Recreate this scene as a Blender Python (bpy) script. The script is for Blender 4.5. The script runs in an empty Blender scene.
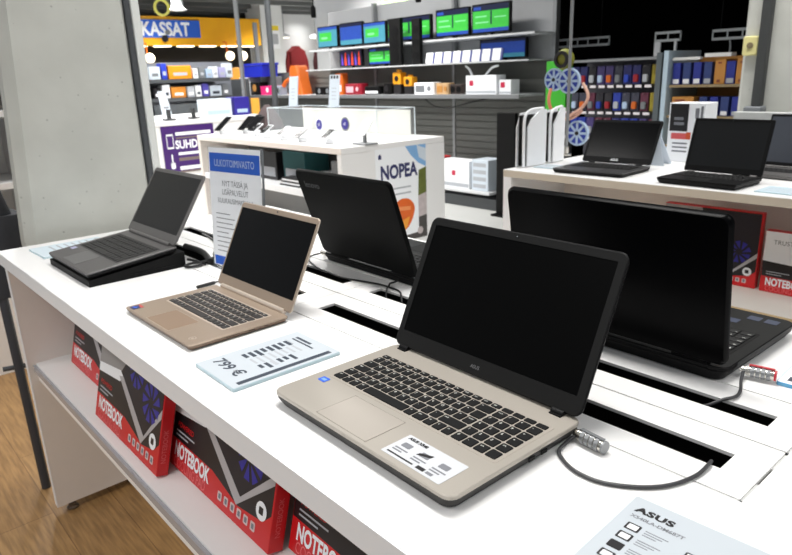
import bpy, bmesh, math, random
from mathutils import Matrix, Vector, Euler
random.seed(7)
PI = math.pi
SC = bpy.context.scene
COL = SC.collection

# ------------------------------------------------------------------ materials
def lin(c):
    c = c / 255.0
    return c / 12.92 if c <= .04045 else ((c + .055) / 1.055) ** 2.4
_M = {}
def mat(name, rgb, rough=.5, metal=0., emit=0., noise=0., nscale=40., bump=0., spec=.5, trans=0., alpha=1., coat=0.):
    if name in _M: return _M[name]
    m = bpy.data.materials.new(name); m.use_nodes = True
    nt = m.node_tree; b = nt.nodes['Principled BSDF']
    c = (lin(rgb[0]), lin(rgb[1]), lin(rgb[2]), 1)
    b.inputs['Base Color'].default_value = c
    b.inputs['Roughness'].default_value = rough
    b.inputs['Metallic'].default_value = metal
    b.inputs['Specular IOR Level'].default_value = spec
    b.inputs['Coat Weight'].default_value = coat
    if trans: b.inputs['Transmission Weight'].default_value = trans; b.inputs['IOR'].default_value = 1.3
    if alpha < 1: b.inputs['Alpha'].default_value = alpha
    if emit:
        b.inputs['Emission Color'].default_value = c; b.inputs['Emission Strength'].default_value = emit
    if noise or bump:
        tc = nt.nodes.new('ShaderNodeTexCoord'); n = nt.nodes.new('ShaderNodeTexNoise')
        n.inputs['Scale'].default_value = nscale; n.inputs['Detail'].default_value = 4
        nt.links.new(tc.outputs['Object'], n.inputs['Vector'])
        if noise:
            r = nt.nodes.new('ShaderNodeMapRange')
            r.inputs['To Min'].default_value = 1 - noise; r.inputs['To Max'].default_value = 1 + noise
            nt.links.new(n.outputs['Fac'], r.inputs['Value'])
            h = nt.nodes.new('ShaderNodeVectorMath'); h.operation = 'SCALE'
            h.inputs[0].default_value = c[:3]
            nt.links.new(r.outputs['Result'], h.inputs['Scale'])
            nt.links.new(h.outputs['Vector'], b.inputs['Base Color'])
        if bump:
            bp = nt.nodes.new('ShaderNodeBump'); bp.inputs['Strength'].default_value = bump; bp.inputs['Distance'].default_value = .002
            nt.links.new(n.outputs['Fac'], bp.inputs['Height']); nt.links.new(bp.outputs['Normal'], b.inputs['Normal'])
    _M[name] = m
    return m

def wood_floor_mat():
    m = bpy.data.materials.new('oak_laminate'); m.use_nodes = True; nt = m.node_tree; b = nt.nodes['Principled BSDF']
    tc = nt.nodes.new('ShaderNodeTexCoord')
    br = nt.nodes.new('ShaderNodeTexBrick')
    br.inputs['Scale'].default_value = 1; br.inputs['Brick Width'].default_value = 1.3; br.inputs['Row Height'].default_value = .19
    br.inputs['Mortar Size'].default_value = .0015; br.offset = .37
    br.inputs['Color1'].default_value = (lin(160), lin(126), lin(82), 1); br.inputs['Color2'].default_value = (lin(146), lin(112), lin(70), 1)
    br.inputs['Mortar'].default_value = (lin(118), lin(86), lin(52), 1)
    mp = nt.nodes.new('ShaderNodeMapping'); mp.inputs['Scale'].default_value = (3, 34, 1)
    n = nt.nodes.new('ShaderNodeTexNoise'); n.inputs['Scale'].default_value = 2.2; n.inputs['Detail'].default_value = 6
    mx = nt.nodes.new('ShaderNodeMix'); mx.data_type = 'RGBA'; mx.blend_type = 'MULTIPLY'; mx.inputs['Factor'].default_value = .75
    cr = nt.nodes.new('ShaderNodeValToRGB'); cr.color_ramp.elements[0].position = .35; cr.color_ramp.elements[0].color = (.55, .5, .45, 1)
    cr.color_ramp.elements[1].position = .65; cr.color_ramp.elements[1].color = (1.1, 1.08, 1.05, 1)
    L = nt.links.new
    L(tc.outputs['Object'], br.inputs['Vector']); L(tc.outputs['Object'], mp.inputs['Vector']); L(mp.outputs['Vector'], n.inputs['Vector'])
    L(n.outputs['Fac'], cr.inputs['Fac']); L(br.outputs['Color'], mx.inputs['A']); L(cr.outputs['Color'], mx.inputs['B'])
    L(mx.outputs['Result'], b.inputs['Base Color']); b.inputs['Roughness'].default_value = .45
    return m

def concrete_mat():
    m = bpy.data.materials.new('painted_concrete'); m.use_nodes = True; nt = m.node_tree; b = nt.nodes['Principled BSDF']
    L = nt.links.new
    tc = nt.nodes.new('ShaderNodeTexCoord')
    n = nt.nodes.new('ShaderNodeTexNoise'); n.inputs['Scale'].default_value = 5; n.inputs['Detail'].default_value = 8
    v = nt.nodes.new('ShaderNodeTexVoronoi'); v.inputs['Scale'].default_value = 34
    L(tc.outputs['Object'], n.inputs['Vector']); L(tc.outputs['Object'], v.inputs['Vector'])
    pit = nt.nodes.new('ShaderNodeMapRange'); pit.inputs['From Min'].default_value = .05; pit.inputs['From Max'].default_value = .16
    L(v.outputs['Distance'], pit.inputs['Value'])
    # only some of the cells carry a pock mark
    sel = nt.nodes.new('ShaderNodeMath'); sel.operation = 'GREATER_THAN'; sel.inputs[1].default_value = .16
    sep = nt.nodes.new('ShaderNodeSeparateColor'); L(v.outputs['Color'], sep.inputs['Color']); L(sep.outputs['Red'], sel.inputs[0])
    mxx = nt.nodes.new('ShaderNodeMath'); mxx.operation = 'MAXIMUM'; L(pit.outputs['Result'], mxx.inputs[0]); L(sel.outputs['Value'], mxx.inputs[1])
    cr = nt.nodes.new('ShaderNodeValToRGB'); cr.color_ramp.elements[0].color = (lin(190), lin(191), lin(184), 1); cr.color_ramp.elements[1].color = (lin(202), lin(203), lin(196), 1)
    cr.color_ramp.elements[0].position = .35; cr.color_ramp.elements[1].position = .7
    L(n.outputs['Fac'], cr.inputs['Fac'])
    mx = nt.nodes.new('ShaderNodeMix'); mx.data_type = 'RGBA'; L(mxx.outputs['Value'], mx.inputs['Factor'])
    mx.inputs['A'].default_value = (lin(166), lin(168), lin(162), 1); L(cr.outputs['Color'], mx.inputs['B'])
    L(mx.outputs['Result'], b.inputs['Base Color'])
    ad = nt.nodes.new('ShaderNodeMath'); ad.operation = 'ADD'; L(n.outputs['Fac'], ad.inputs[0]); L(mxx.outputs['Value'], ad.inputs[1])
    bp = nt.nodes.new('ShaderNodeBump'); bp.inputs['Strength'].default_value = .35; bp.inputs['Distance'].default_value = .004
    L(ad.outputs['Value'], bp.inputs['Height']); L(bp.outputs['Normal'], b.inputs['Normal']); b.inputs['Roughness'].default_value = .65
    return m

WHITE = mat('white_laminate', (236, 235, 234), .32, noise=.01, nscale=60)
EDGE = mat('pale_edge_tone', (240, 241, 243), .45, noise=.015, nscale=50)  # edge tone kept apart from WHITE, set by the light on the edge
PANEL = mat('beige_panel', (236, 228, 221), .55, noise=.02, nscale=30)
GROOVE = mat('dark_tray', (22, 21, 20), .7, noise=.05)
BLACKP = mat('black_plastic', (12, 12, 13), .45, noise=.03, nscale=300, spec=.16)
BLACKM = mat('black_matte', (9, 9, 9), .6, noise=.05, nscale=200, spec=.2)
BLACKG = mat('black_screen', (3, 3, 4), .2, noise=.02, spec=.14)
BEZEL = mat('charcoal_bezel', (26, 26, 26), .5, noise=.03, nscale=300, spec=.16)
KEYM = mat('key_black', (13, 13, 14), .5, noise=.03, nscale=200, spec=.25)
LEGEND = mat('legend_white', (205, 205, 200), .6, noise=.02)
CHAMP = mat('champagne_metal', (178, 171, 161), .38, .35, noise=.03, nscale=500)
CHAMPL = mat('champagne_light', (222, 212, 198), .35, .3, noise=.02, nscale=400)
GOLD = mat('rose_gold_metal', (168, 150, 133), .36, .4, noise=.03, nscale=500)
GOLDL = mat('rose_gold_edge', (206, 192, 178), .3, .45, noise=.02, nscale=400)
SILV = mat('grey_metal', (104, 102, 101), .38, .4, noise=.03, nscale=400)
SILVD = mat('dark_grey_keys', (30, 29, 29), .55, noise=.04, nscale=300)
CHROME = mat('chrome', (205, 202, 195), .18, 1., noise=.03, nscale=120)
STEEL = mat('steel_grey', (150, 152, 154), .4, .6, noise=.03)
GREYP = mat('grey_plastic', (118, 122, 126), .5, noise=.03)
DGREY = mat('dark_grey_paint', (72, 75, 78), .5, noise=.03)
RED = mat('box_red', (205, 24, 30), .35, noise=.03, nscale=25)
REDD = mat('dark_red_ink', (150, 20, 32), .4, noise=.03)
INK = mat('black_ink', (24, 21, 24), .4, noise=.04)
GINK = mat('grey_ink', (120, 122, 128), .6, noise=.03)
LINK = mat('light_grey_ink', (176, 180, 186), .6, noise=.03)
DINK = mat('slate_ink', (58, 66, 78), .55, noise=.03)
SILVER = mat('silver_ink', (190, 190, 196), .3, .3, noise=.03)
BLUELED = mat('blue_print', (44, 40, 150), .4, noise=.25, nscale=60)
PAPER = mat('white_paper', (242, 244, 247), .6, noise=.01)
PAPERB = mat('bluish_paper', (208, 218, 228), .5, noise=.01)
BLUE = mat('header_blue', (36, 92, 196), .5, noise=.03)
BLUEST = mat('sticker_blue', (40, 96, 214), .35, noise=.03)
ACRY = mat('clear_acrylic', (235, 245, 250), 0.06, alpha=.06, noise=.005)
ACRE = mat('acrylic_edge', (178, 200, 208), .15, noise=.02)
ORANGE = mat('orange_fascia', (228, 164, 8), .5, noise=.03, nscale=3)
NAVY = mat('poster_navy', (36, 40, 92), .5, noise=.02)
PURPLE = mat('sign_purple', (62, 22, 104), .5, noise=.03)
CABLE = mat('cable_black', (26, 26, 27), .45, noise=.03)
CABLEG = mat('cable_grey', (60, 60, 62), .4, noise=.03)
SLAT = mat('slatwall_grey', (100, 101, 97), .55, noise=.03, nscale=20)
SHELFG = mat('shelf_grey_white', (212, 214, 216), .4, noise=.02)
CARD = mat('cardboard', (190, 132, 62), .7, noise=.06, nscale=12)
BLACKW = mat('black_backdrop', (4, 4, 4), .95, noise=.1, spec=0.)

# ------------------------------------------------------------------ mesh helpers
def rrect(x0, y0, x1, y1, r, n=5):
    r = max(r, 1e-5); pts = []
    for cx, cy, a0 in ((x1 - r, y0 + r, -PI/2), (x1 - r, y1 - r, 0), (x0 + r, y1 - r, PI/2), (x0 + r, y0 + r, PI)):
        for i in range(n + 1):
            a = a0 + PI/2 * i / n; pts.append((cx + r*math.cos(a), cy + r*math.sin(a)))
    return pts
def loops(bm, rings, mi=0, cap0=True, cap1=True):
    vs = [[bm.verts.new(p) for p in ring] for ring in rings]
    n = len(rings[0])
    for a, b in zip(vs, vs[1:]):
        for i in range(n):
            f = bm.faces.new((a[i], a[(i+1) % n], b[(i+1) % n], b[i])); f.material_index = mi
    if cap0: f = bm.faces.new(vs[0][::-1]); f.material_index = mi
    if cap1: f = bm.faces.new(vs[-1]); f.material_index = mi
def slab(bm, x0, y0, x1, y1, z0, z1, r=.01, bev=.0, mi=0, n=5):
    if bev <= 0:
        loops(bm, [[(x, y, z) for x, y in rrect(x0, y0, x1, y1, r, n)] for z in (z0, z1)], mi); return
    rings = []
    for z, i in ((z0, bev), (z0 + bev, 0), (z1 - bev, 0), (z1, bev)):
        rings.append([(x, y, z) for x, y in rrect(x0 + i, y0 + i, x1 - i, y1 - i, max(r - i, 1e-4), n)])
    loops(bm, rings, mi)
def box(bm, x0, y0, z0, x1, y1, z1, mi=0, bev=0.):
    if bev: 
        slab(bm, x0, y0, x1, y1, z0, z1, bev, bev, mi, 2); return
    v = [bm.verts.new(p) for p in ((x0,y0,z0),(x1,y0,z0),(x1,y1,z0),(x0,y1,z0),(x0,y0,z1),(x1,y0,z1),(x1,y1,z1),(x0,y1,z1))]
    for q in ((3,2,1,0),(4,5,6,7),(0,1,5,4),(1,2,6,5),(2,3,7,6),(3,0,4,7)):
        f = bm.faces.new([v[i] for i in q]); f.material_index = mi
def prism(bm, pts, z0, z1, mi=0):
    a = 0
    for (x, y), (u, w) in zip(pts, pts[1:] + pts[:1]): a += x*w - u*y
    if a < 0: pts = pts[::-1]
    loops(bm, [[(x, y, z) for x, y in pts] for z in (z0, z1)], mi)
def disc(bm, cx, cy, r, z0, z1, mi=0, n=20, sy=1.):
    prism(bm, [(cx + r*math.cos(2*PI*i/n), cy + r*sy*math.sin(2*PI*i/n)) for i in range(n)], z0, z1, mi)
def ringd(bm, cx, cy, r0, r1, z0, z1, mi=0, n=24):
    R = [[(cx + r*math.cos(2*PI*i/n), cy + r*math.sin(2*PI*i/n), z) for i in range(n)] for r, z in ((r0, z0), (r1, z0), (r1, z1), (r0, z1), (r0, z0))]
    loops(bm, R, mi, False, False)
def tube(bm, pts, r, mi=0, n=8, smooth=True):
    P = [Vector(p) for p in pts]
    if smooth and len(P) > 2:
        Q = []
        for i in range(len(P) - 1):
            p0, p1, p2, p3 = P[max(i-1, 0)], P[i], P[i+1], P[min(i+2, len(P)-1)]
            for k in range(6):
                t = k/6
                Q.append(.5*((2*p1) + (p2-p0)*t + (2*p0-5*p1+4*p2-p3)*t*t + (3*p1-p0-3*p2+p3)*t**3))
        P = Q + [P[-1]]
    rings = []; up = None
    for i, p in enumerate(P):
        d = (P[min(i+1, len(P)-1)] - P[max(i-1, 0)]).normalized()
        if up is None:
            up = Vector((0, 0, 1)) if abs(d.z) < .9 else Vector((1, 0, 0))
        u = (up - d*up.dot(d)).normalized(); w = d.cross(u); up = u
        rr = r(i/(len(P)-1)) if callable(r) else r
        rings.append([tuple(p + rr*(math.cos(2*PI*k/n)*u + math.sin(2*PI*k/n)*w)) for k in range(n)])
    loops(bm, rings, mi)
def lathe(bm, prof, c=(0, 0, 0), n=20, mi=0):
    loops(bm, [[(c[0] + r*math.cos(2*PI*i/n), c[1] + r*math.sin(2*PI*i/n), c[2] + z) for i in range(n)] for r, z in prof], mi)
def ball(bm, c, r, mi=0, sx=1, sy=1, sz=1, n=14):
    N = 9
    prof = [(max(r*math.sin(PI*i/N), 1e-4), -r*math.cos(PI*i/N)) for i in range(N+1)]
    loops(bm, [[(c[0] + q*sx*math.cos(2*PI*i/n), c[1] + q*sy*math.sin(2*PI*i/n), c[2] + z*sz) for i in range(n)] for q, z in prof], mi)
_TC = {}
def text(bm, s, size, x, y, z=0, align='LEFT', bold=0., mi=0, shear=0., sx=1., space=1., thick=.0002):
    key = (s, align, bold, shear, space)
    if key not in _TC:
        c = bpy.data.curves.new('lettering', 'FONT'); c.body = s; c.align_x = align; c.size = 1; c.offset = bold; c.shear = shear; c.space_character = space
        c.resolution_u = 3
        o = bpy.data.objects.new('lettering', c); COL.objects.link(o); bpy.context.view_layer.update()
        me = bpy.data.meshes.new_from_object(o.evaluated_get(bpy.context.evaluated_depsgraph_get()))
        _TC[key] = ([tuple(v.co) for v in me.vertices], [tuple(p.vertices) for p in me.polygons])
        bpy.data.objects.remove(o); bpy.data.curves.remove(c); bpy.data.meshes.remove(me)
    V, F = _TC[key]
    vs = [bm.verts.new((x + a*size*sx, y + b*size, z + thick)) for a, b, _ in V]
    for f in F:
        try:
            q = bm.faces.new([vs[i] for i in f]); q.material_index = mi
            if q.normal.z < 0: q.normal_flip()
        except ValueError: pass
def obj(name, bm, mats, parent=None, M=None, smooth=False):
    me = bpy.data.meshes.new(name)
    bmesh.ops.recalc_face_normals(bm, faces=[f for f in bm.faces if len(f.verts) >= 3]) if not smooth == 'raw' else None
    bm.to_mesh(me); bm.free()
    for m in (mats if isinstance(mats, (list, tuple)) else [mats]): me.materials.append(m)
    if smooth is True:
        for p in me.polygons: p.use_smooth = True
        try: me.set_sharp_from_angle(angle=.6)
        except Exception: pass
    o = bpy.data.objects.new(name, me); COL.objects.link(o)
    if parent: o.parent = parent
    if M is not None: o.matrix_local = M
    return o
def tag(o, label, cat, group=None, kind=None):
    o['label'] = label; o['category'] = cat
    if group: o['group'] = group
    if kind: o['kind'] = kind
    return o
def thing(name, label, cat, loc=(0, 0, 0), rz=0, group=None, pitch=0):
    o = bpy.data.objects.new(name, None); COL.objects.link(o); o.empty_display_size = .05
    o.location = loc; o.rotation_euler = (pitch, 0, rz)
    return tag(o, label, cat, group)
def struct(name, bm, m, smooth=False):
    o = obj(name, bm, m, smooth=smooth); o['kind'] = 'structure'; return o
BM = bmesh.new
def frame(o, u, v):
    u = Vector(u).normalized(); v = Vector(v); v = (v - u*v.dot(u)).normalized(); n = u.cross(v)
    return Matrix(((u.x, v.x, n.x, o[0]), (u.y, v.y, n.y, o[1]), (u.z, v.z, n.z, o[2]), (0, 0, 0, 1)))
def front(x, y, z): return frame((x, y, z), (1, 0, 0), (0, 0, 1))   # faces -y
def side(x, y, z): return frame((x, y, z), (0, 1, 0), (0, 0, 1))    # faces +x

# ------------------------------------------------------------------ the setting
b = BM(); box(b, -4, -1.6, -.05, 4, 1.6, 0); struct('floor', b, wood_floor_mat())
b = BM(); box(b, -16, 1.6, -.05, 6, 16, 0); box(b, -16, -1.6, -.05, -4, 1.6, 0)
struct('floor_tiles', b, mat('white_floor_tile', (214, 215, 212), .25, noise=.03, nscale=2))
b = BM(); box(b, -3.05, 6.8, 0, 6, 6.9, 3.4); struct('wall_right', b, BLACKW)
b = BM(); box(b, -8.15, 7.0, 0, -3.05, 7.1, 3.4); struct('wall_back', b, mat('grey_white_wall', (232, 233, 234), .7, noise=.02, nscale=3))
b = BM(); box(b, -16, -1.6, 0, -15.9, 16, 3.4); box(b, -16, 15.9, 0, -9, 16, 3.4)
struct('wall_left', b, mat('far_wall', (150, 146, 138), .8, noise=.04, nscale=2))
b = BM(); box(b, -3.05, 3.9, 3.3, 6, 6.8, 3.4); struct('ceiling_dark', b, BLACKW)
b = BM(); box(b, -16, 3, 3.3, -9.2, 16, 3.4)
for k in range(7): box(b, -16 + k*.95, 3, 3.1, -15.85 + k*.95, 16, 3.3)
struct('ceiling', b, mat('ceiling_grey', (96, 98, 98), .8, noise=.04, nscale=3))
# far checkout: dark opening under the orange fascia
b = BM(); box(b, -14.1, 4.6, 0, -14, 9.0, 2.4); struct('wall_checkout', b, mat('dark_opening', (46, 40, 32), .8, noise=.1, nscale=2))
b = BM(); box(b, -14.1, 9.0, 0, -14, 14, 3.3); box(b, -13.2, 8.55, 0, -12.6, 9.15, 3.3); struct('wall_far', b, mat('white_far_wall', (226, 228, 228), .7, noise=.02, nscale=3))

# pillar at the table's far end, and the one behind the right display
CONC = concrete_mat()
def pillar(name, x0, x1, y0, y1, c, z1=3.3, taper=0.):
    b = BM()
    def ring(z, t):
        a = y0 + t
        return [(x1 - c, a, z), (x1, a + c, z), (x1, y1 - c*.3, z), (x1 - c*.3, y1, z), (x0 + c, y1, z), (x0, y1 - c, z), (x0, a + c, z), (x0 + c, a, z)]
    loops(b, [ring(0, 0), ring(.95, 0), ring(z1, taper)])
    return struct(name, b, CONC)
pillar('column_left', -.17, -.06, .098, .523, .03, taper=.14)
b = BM(); box(b, -.13, .546, 0, -.055, .576, 3.3, bev=.006); struct('trim_1', b, mat('white_paint', (226, 228, 224), .5, noise=.02))
pillar('column_right', .705, 1.35, 3.6, 4.2, .02)
t = thing('cable_conduit', 'dark grey vertical conduit on corner of the pale concrete pillar', 'conduit', (0, 0, 0))
b = BM(); box(b, -.1, .525, 0, -.056, .5445, 3.3, bev=.004); obj('channel', b, DGREY, t)
b = BM()
for z in (1.02, 1.9): box(b, -.102, .523, z, -.054, .5455, z + .012)
obj('bracket', b, STEEL, t)
t = thing('downpipe', 'grey square pipe running down the white pillar above the far laptops', 'pipe', (0, 0, 0))
b = BM(); box(b, .800, 3.55, 1.20, .850, 3.598, 3.3, bev=.006); obj('pipe', b, mat('pipe_grey', (58, 60, 60), .5, noise=.03), t)
b = BM(); box(b, .775, 3.52, 1.165, .868, 3.598, 1.20, bev=.006); obj('foot', b, GREYP, t)
t = thing('light_switch', 'cream yellow switch box on the white pillar', 'switch', (.757, 3.6, 1.505))
b = BM(); slab(b, -.04, -.04, .04, .06, 0, .035, .012, .006); obj('plate', b, mat('cream_plastic', (222, 214, 150), .5, noise=.02), t, front(0, 0, 0))
b = BM(); disc(b, 0, .012, .016, .035, .041); obj('button', b, mat('switch_brown', (120, 108, 80), .5, noise=.03), t, front(0, 0, 0))

# ------------------------------------------------------------------ front display table
T = .95
t = thing('display_table', 'long white laminate display table in front carrying the open laptops', 'table', (0, 0, 0))
b = BM()
G = .0019
box(b, 0, .001, .91, 3.2, .336 - G, T); box(b, 0, .6225 + G, .91, 3.2, .959, T)
box(b, 0, .336 - G, .91, .09 - G, .6225 + G, T); box(b, 2.0855 + G, .336 - G, .91, 3.2, .6225 + G, T)
obj('tabletop', b, WHITE, t)
b = BM(); box(b, -.001, -.0008, .909, 3.2, .0008, T - .0007); box(b, -.0012, -.0008, .909, .0005, .9598, T - .0007); obj('edge_face', b, EDGE, t)  # thin sheet added over the edge, its colour stands in for light there
b = BM()
for y in (.336, .479, .6225): box(b, .088, y - .0035, .936, 2.0875, y + .0035, .9482)
for x in (.09, 1.1198, 2.0855): box(b, x - .003, .336, .936, x + .003, .384, .9482); box(b, x - .003, .43, .936, x + .003, .530, .9482); box(b, x - .003, .57, .936, x + .003, .6225, .9482)
obj('seam_tone_strip', b, mat('seam_grey', (196, 196, 194), .6, noise=.02), t)  # grey strips added in the gaps to lighten the dark seams
def cover(x0, x1, y0, y1, sx0, sx1, sy0, sy1):
    b = BM(); z0 = .945
    box(b, x0, y0, z0, x1, sy0, T); box(b, x0, sy1, z0, x1, y1, T); box(b, x0, sy0, z0, sx0, sy1, T); box(b, sx1, sy0, z0, x1, sy1, T)
    return obj('cable_cover', b, WHITE, t)
cover(.09 + G, 1.119, .336 + G, .479 - G, .14, 1.067, .385, .429)
cover(1.1205, 2.0855 - G, .336 + G, .479 - G, 1.176, 2.041, .385, .429)
cover(.09 + G, 1.119, .479 + G, .6225 - G, .14, 1.072, .531, .5685)
cover(1.1205, 2.0855 - G, .479 + G, .6225 - G, 1.172, 2.042, .531, .5685)
b = BM(); box(b, .092, .34, .80, 2.083, .618, .806); box(b, .092, .34, .806, 2.083, .346, .9445); box(b, .092, .612, .806, 2.083, .618, .9445)
box(b, .0915, .34, .80, .094, .618, .9445); box(b, 2.081, .34, .80, 2.084, .618, .9445); box(b, .092, .476, .806, 2.083, .482, .9445); obj('cable_tray', b, GROOVE, t)
for x in (.001, 3.168):
    b = BM(); box(b, x, .012, .03, x + .03, .95, .909); obj('end_panel', b, PANEL, t)
    b = BM(); box(b, x, .0108, .03, x + .03, .0122, .909); obj('panel_edge', b, EDGE, t)
    for y in (.06, .88):
        b = BM(); lathe(b, [(.018, 0), (.02, .006), (.012, .01), (.012, .03)], (x + .015, y, 0), 14); obj('foot', b, mat('foot_brown', (90, 76, 62), .5, noise=.05), t)
b = BM(); box(b, .031, .275, .571, 3.168, .290, .799); obj('back_panel', b, WHITE, t)
b = BM(); box(b, .031, .035, .51, 3.168, .46, .57); s = obj('shelf', b, mat('shelf_white', (240, 239, 238), .4, noise=.01), t)
b = BM(); box(b, .031, .027, .540, 3.168, .035, .566, bev=.002); box(b, .031, .0255, .562, 3.168, .0275, .566); r_ = obj('price_rail', b, mat('rail_clear_grey', (168, 168, 172), .25, noise=.04, nscale=10), s)

# ------------------------------------------------------------------ notebook cooler boxes
LEAN = -.25
def pad_box(label, x, y, z, W=.44, H=.31, D=.034, group='cooling pad boxes on the front table shelf', title='NOTEBOOK', white=False, lean=LEAN):
    t = thing('cooling_pad_box', label, 'box', (x, y, z - D*math.sin(lean)), 0, group, lean)
    b = BM(); box(b, 0, 0, 0, W, D, H, bev=.0015); obj('carton', b, RED, t)
    F = front(0, 0, 0)
    b = BM()
    e = .0003
    prism(b, [(.002, .069), (.20, .066), (.315, .040), (W - .03, .052), (W - .004, .075), (W - .004, H - .004), (.002, H - .004)], .0001, e, 0)      # black artwork
    prism(b, [(.002, .150), (.148, .165), (.19, .21), (.17, H - .004), (.002, H - .004)], e, e + .0002, 3)                 # grey top corner
    prism(b, [(.002, .128), (.15, .142), (.165, .160), (.148, .170), (.002, .152)], e + .0002, e + .0005, 2)              # pale edge of the pad, left
    prism(b, [(.142, .155), (.168, .160), (.322, .062), (.31, .040)], e + .0002, e + .0006, 1)       # silver edges meeting at the low corner
    prism(b, [(.31, .040), (.322, .062), (W - .004, .158), (W - .004, .136)], e + .0002, e + .0007, 1)
    prism(b, [(.170, .164), (.322, .066), (W - .004, .160), (W - .004, H - .01), (.20, H - .01)], e + .0002, e + .0006, 4)
    obj('artwork', b, [INK, SILVER, PAPER, mat('artwork_grey', (150, 148, 148), .4, noise=.12, nscale=8), mat('pad_black', (20, 19, 32), .4, noise=.2)], t, F)
    b = BM()
    for cx, cy, r in ((.25, .20, .045), (.345, .152, .050)):
        for k in range(9):
            a = 2*PI*k/9
            prism(b, [(cx + r*.25*math.cos(a), cy + r*.25*math.sin(a)), (cx + r*math.cos(a + .15), cy + r*math.sin(a + .15)), (cx + r*.95*math.cos(a + .6), cy + r*.95*math.sin(a + .6))], .0009, .0012)
    obj('fan_print', b, BLUELED, t, F)
    b = BM()
    text(b, title, .046, .020, .031, .0004, bold=.035, mi=0, sx=.66)
    text(b, 'COOLING PAD', .032, .022, .006, .0004, mi=1, sx=.72)
    text(b, 'POWERED', .017, .022, .100, .0006, bold=.01, mi=2, sx=1.0, shear=.2)
    for i in range(2): prism(b, [(.02, .088 - i*.010), (.11 - i*.03, .088 - i*.010), (.11 - i*.03, .0915 - i*.010), (.02, .0915 - i*.010)], .0006, .0008, 3)
    obj('lettering', b, [PAPER, mat('thin_red_ink', (232, 110, 112), .4, noise=.02), RED, LINK], t, F)
    b = BM()
    for i in range(6): slab(b, .235 + i*.027, .018, .252 + i*.027, .037, .0003, .0007, .003, mi=0)
    for i in range(6): slab(b, .239 + i*.027, .022, .248 + i*.027, .033, .0007, .0009, .002, mi=1)
    obj('feature_icons', b, [mat('icon_white', (214, 190, 190), .5, noise=.02), GINK], t, F)
    b = BM(); disc(b, W - .038, .070, .019, .0008, .0011); slab(b, W - .046, .063, W - .031, .078, .0011, .0013, .002, mi=1); obj('round_badge', b, [PAPER, INK], t, F)
    S = frame((W, D, 0), (0, 0, 1), (0, -1, 0))
    b = BM(); text(b, 'NOTEBOOK', .016, .03, D*.36, .0003, bold=.01, sx=.9)
    obj('side_lettering', b, mat('faded_red_ink', (222, 96, 98), .5, noise=.02), t, S)
    if white:
        b = BM(); prism(b, [(.002, .10), (W - .004, .10), (W - .004, H - .003), (.002, H - .003)], .0013, .0017, 0)
        prism(b, [(.002, .095), (.20, .095), (.20, .125), (.002, .135)], .0017, .0019, 1); prism(b, [(.16, .095), (.27, .15), (W - .004, .12), (W - .004, .095)], .0017, .0019, 1)
        prism(b, [(.24, .13), (.28, .158), (W - .004, .125), (W - .004, .10)], .0019, .0021, 2)
        text(b, 'TRUST', .026, .035, H - .055, .0018, mi=3); slab(b, .13, H - .06, .155, H - .03, .0017, .002, .004, mi=1)
        obj('white_artwork', b, [PAPER, INK, SILVER, GINK], t, F)
    return t
pad_box('red notebook cooling pad box deepest in the shelf, next to table end panel', .128, .118, .571)
pad_box('red notebook cooling pad box jutting out foremost on the shelf', .553, .055, .571, W=.412, D=.028)
pad_box('red notebook cooling pad box right of the one jutting out, side panel showing', .928, .103, .571, W=.44)
pad_box('red notebook cooling pad box cut off by the bottom picture edge', 1.378, .142, .571, W=.44)

# ------------------------------------------------------------------ laptops
ROWS = [[('esc', 1)] + [('F%d' % i, 1) for i in range(1, 13)] + [('del', 1)],
        [(c, 1) for c in '§1234567890+'] + [("'", 1), ('<-', 1.7)],
        [('tab', 1.45)] + [(c, 1) for c in 'QWERTYUIOPÅ'] + [('^', 1), ('', 1.25)],
        [('caps', 1.7)] + [(c, 1) for c in 'ASDFGHJKLÖÄ*'] + [('enter', 1.0)],
        [('shift', 1.25)] + [(c, 1) for c in '<ZXCVBNM,.-'] + [('shift', 2.45)],
        [('ctrl', 1.25), ('fn', 1), ('win', 1), ('alt', 1), ('', 5.2), ('alt', 1), ('ctrl', 1.25), ('<', 1), ('v', 1), ('>', 1)]]
NUM = [['', '', '', ''], ['num', '/', '*', '-'], ['7', '8', '9', '+'], ['4', '5', '6', '+'], ['1', '2', '3', 'ent'], ['0', ',', 'ent', '']]
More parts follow.
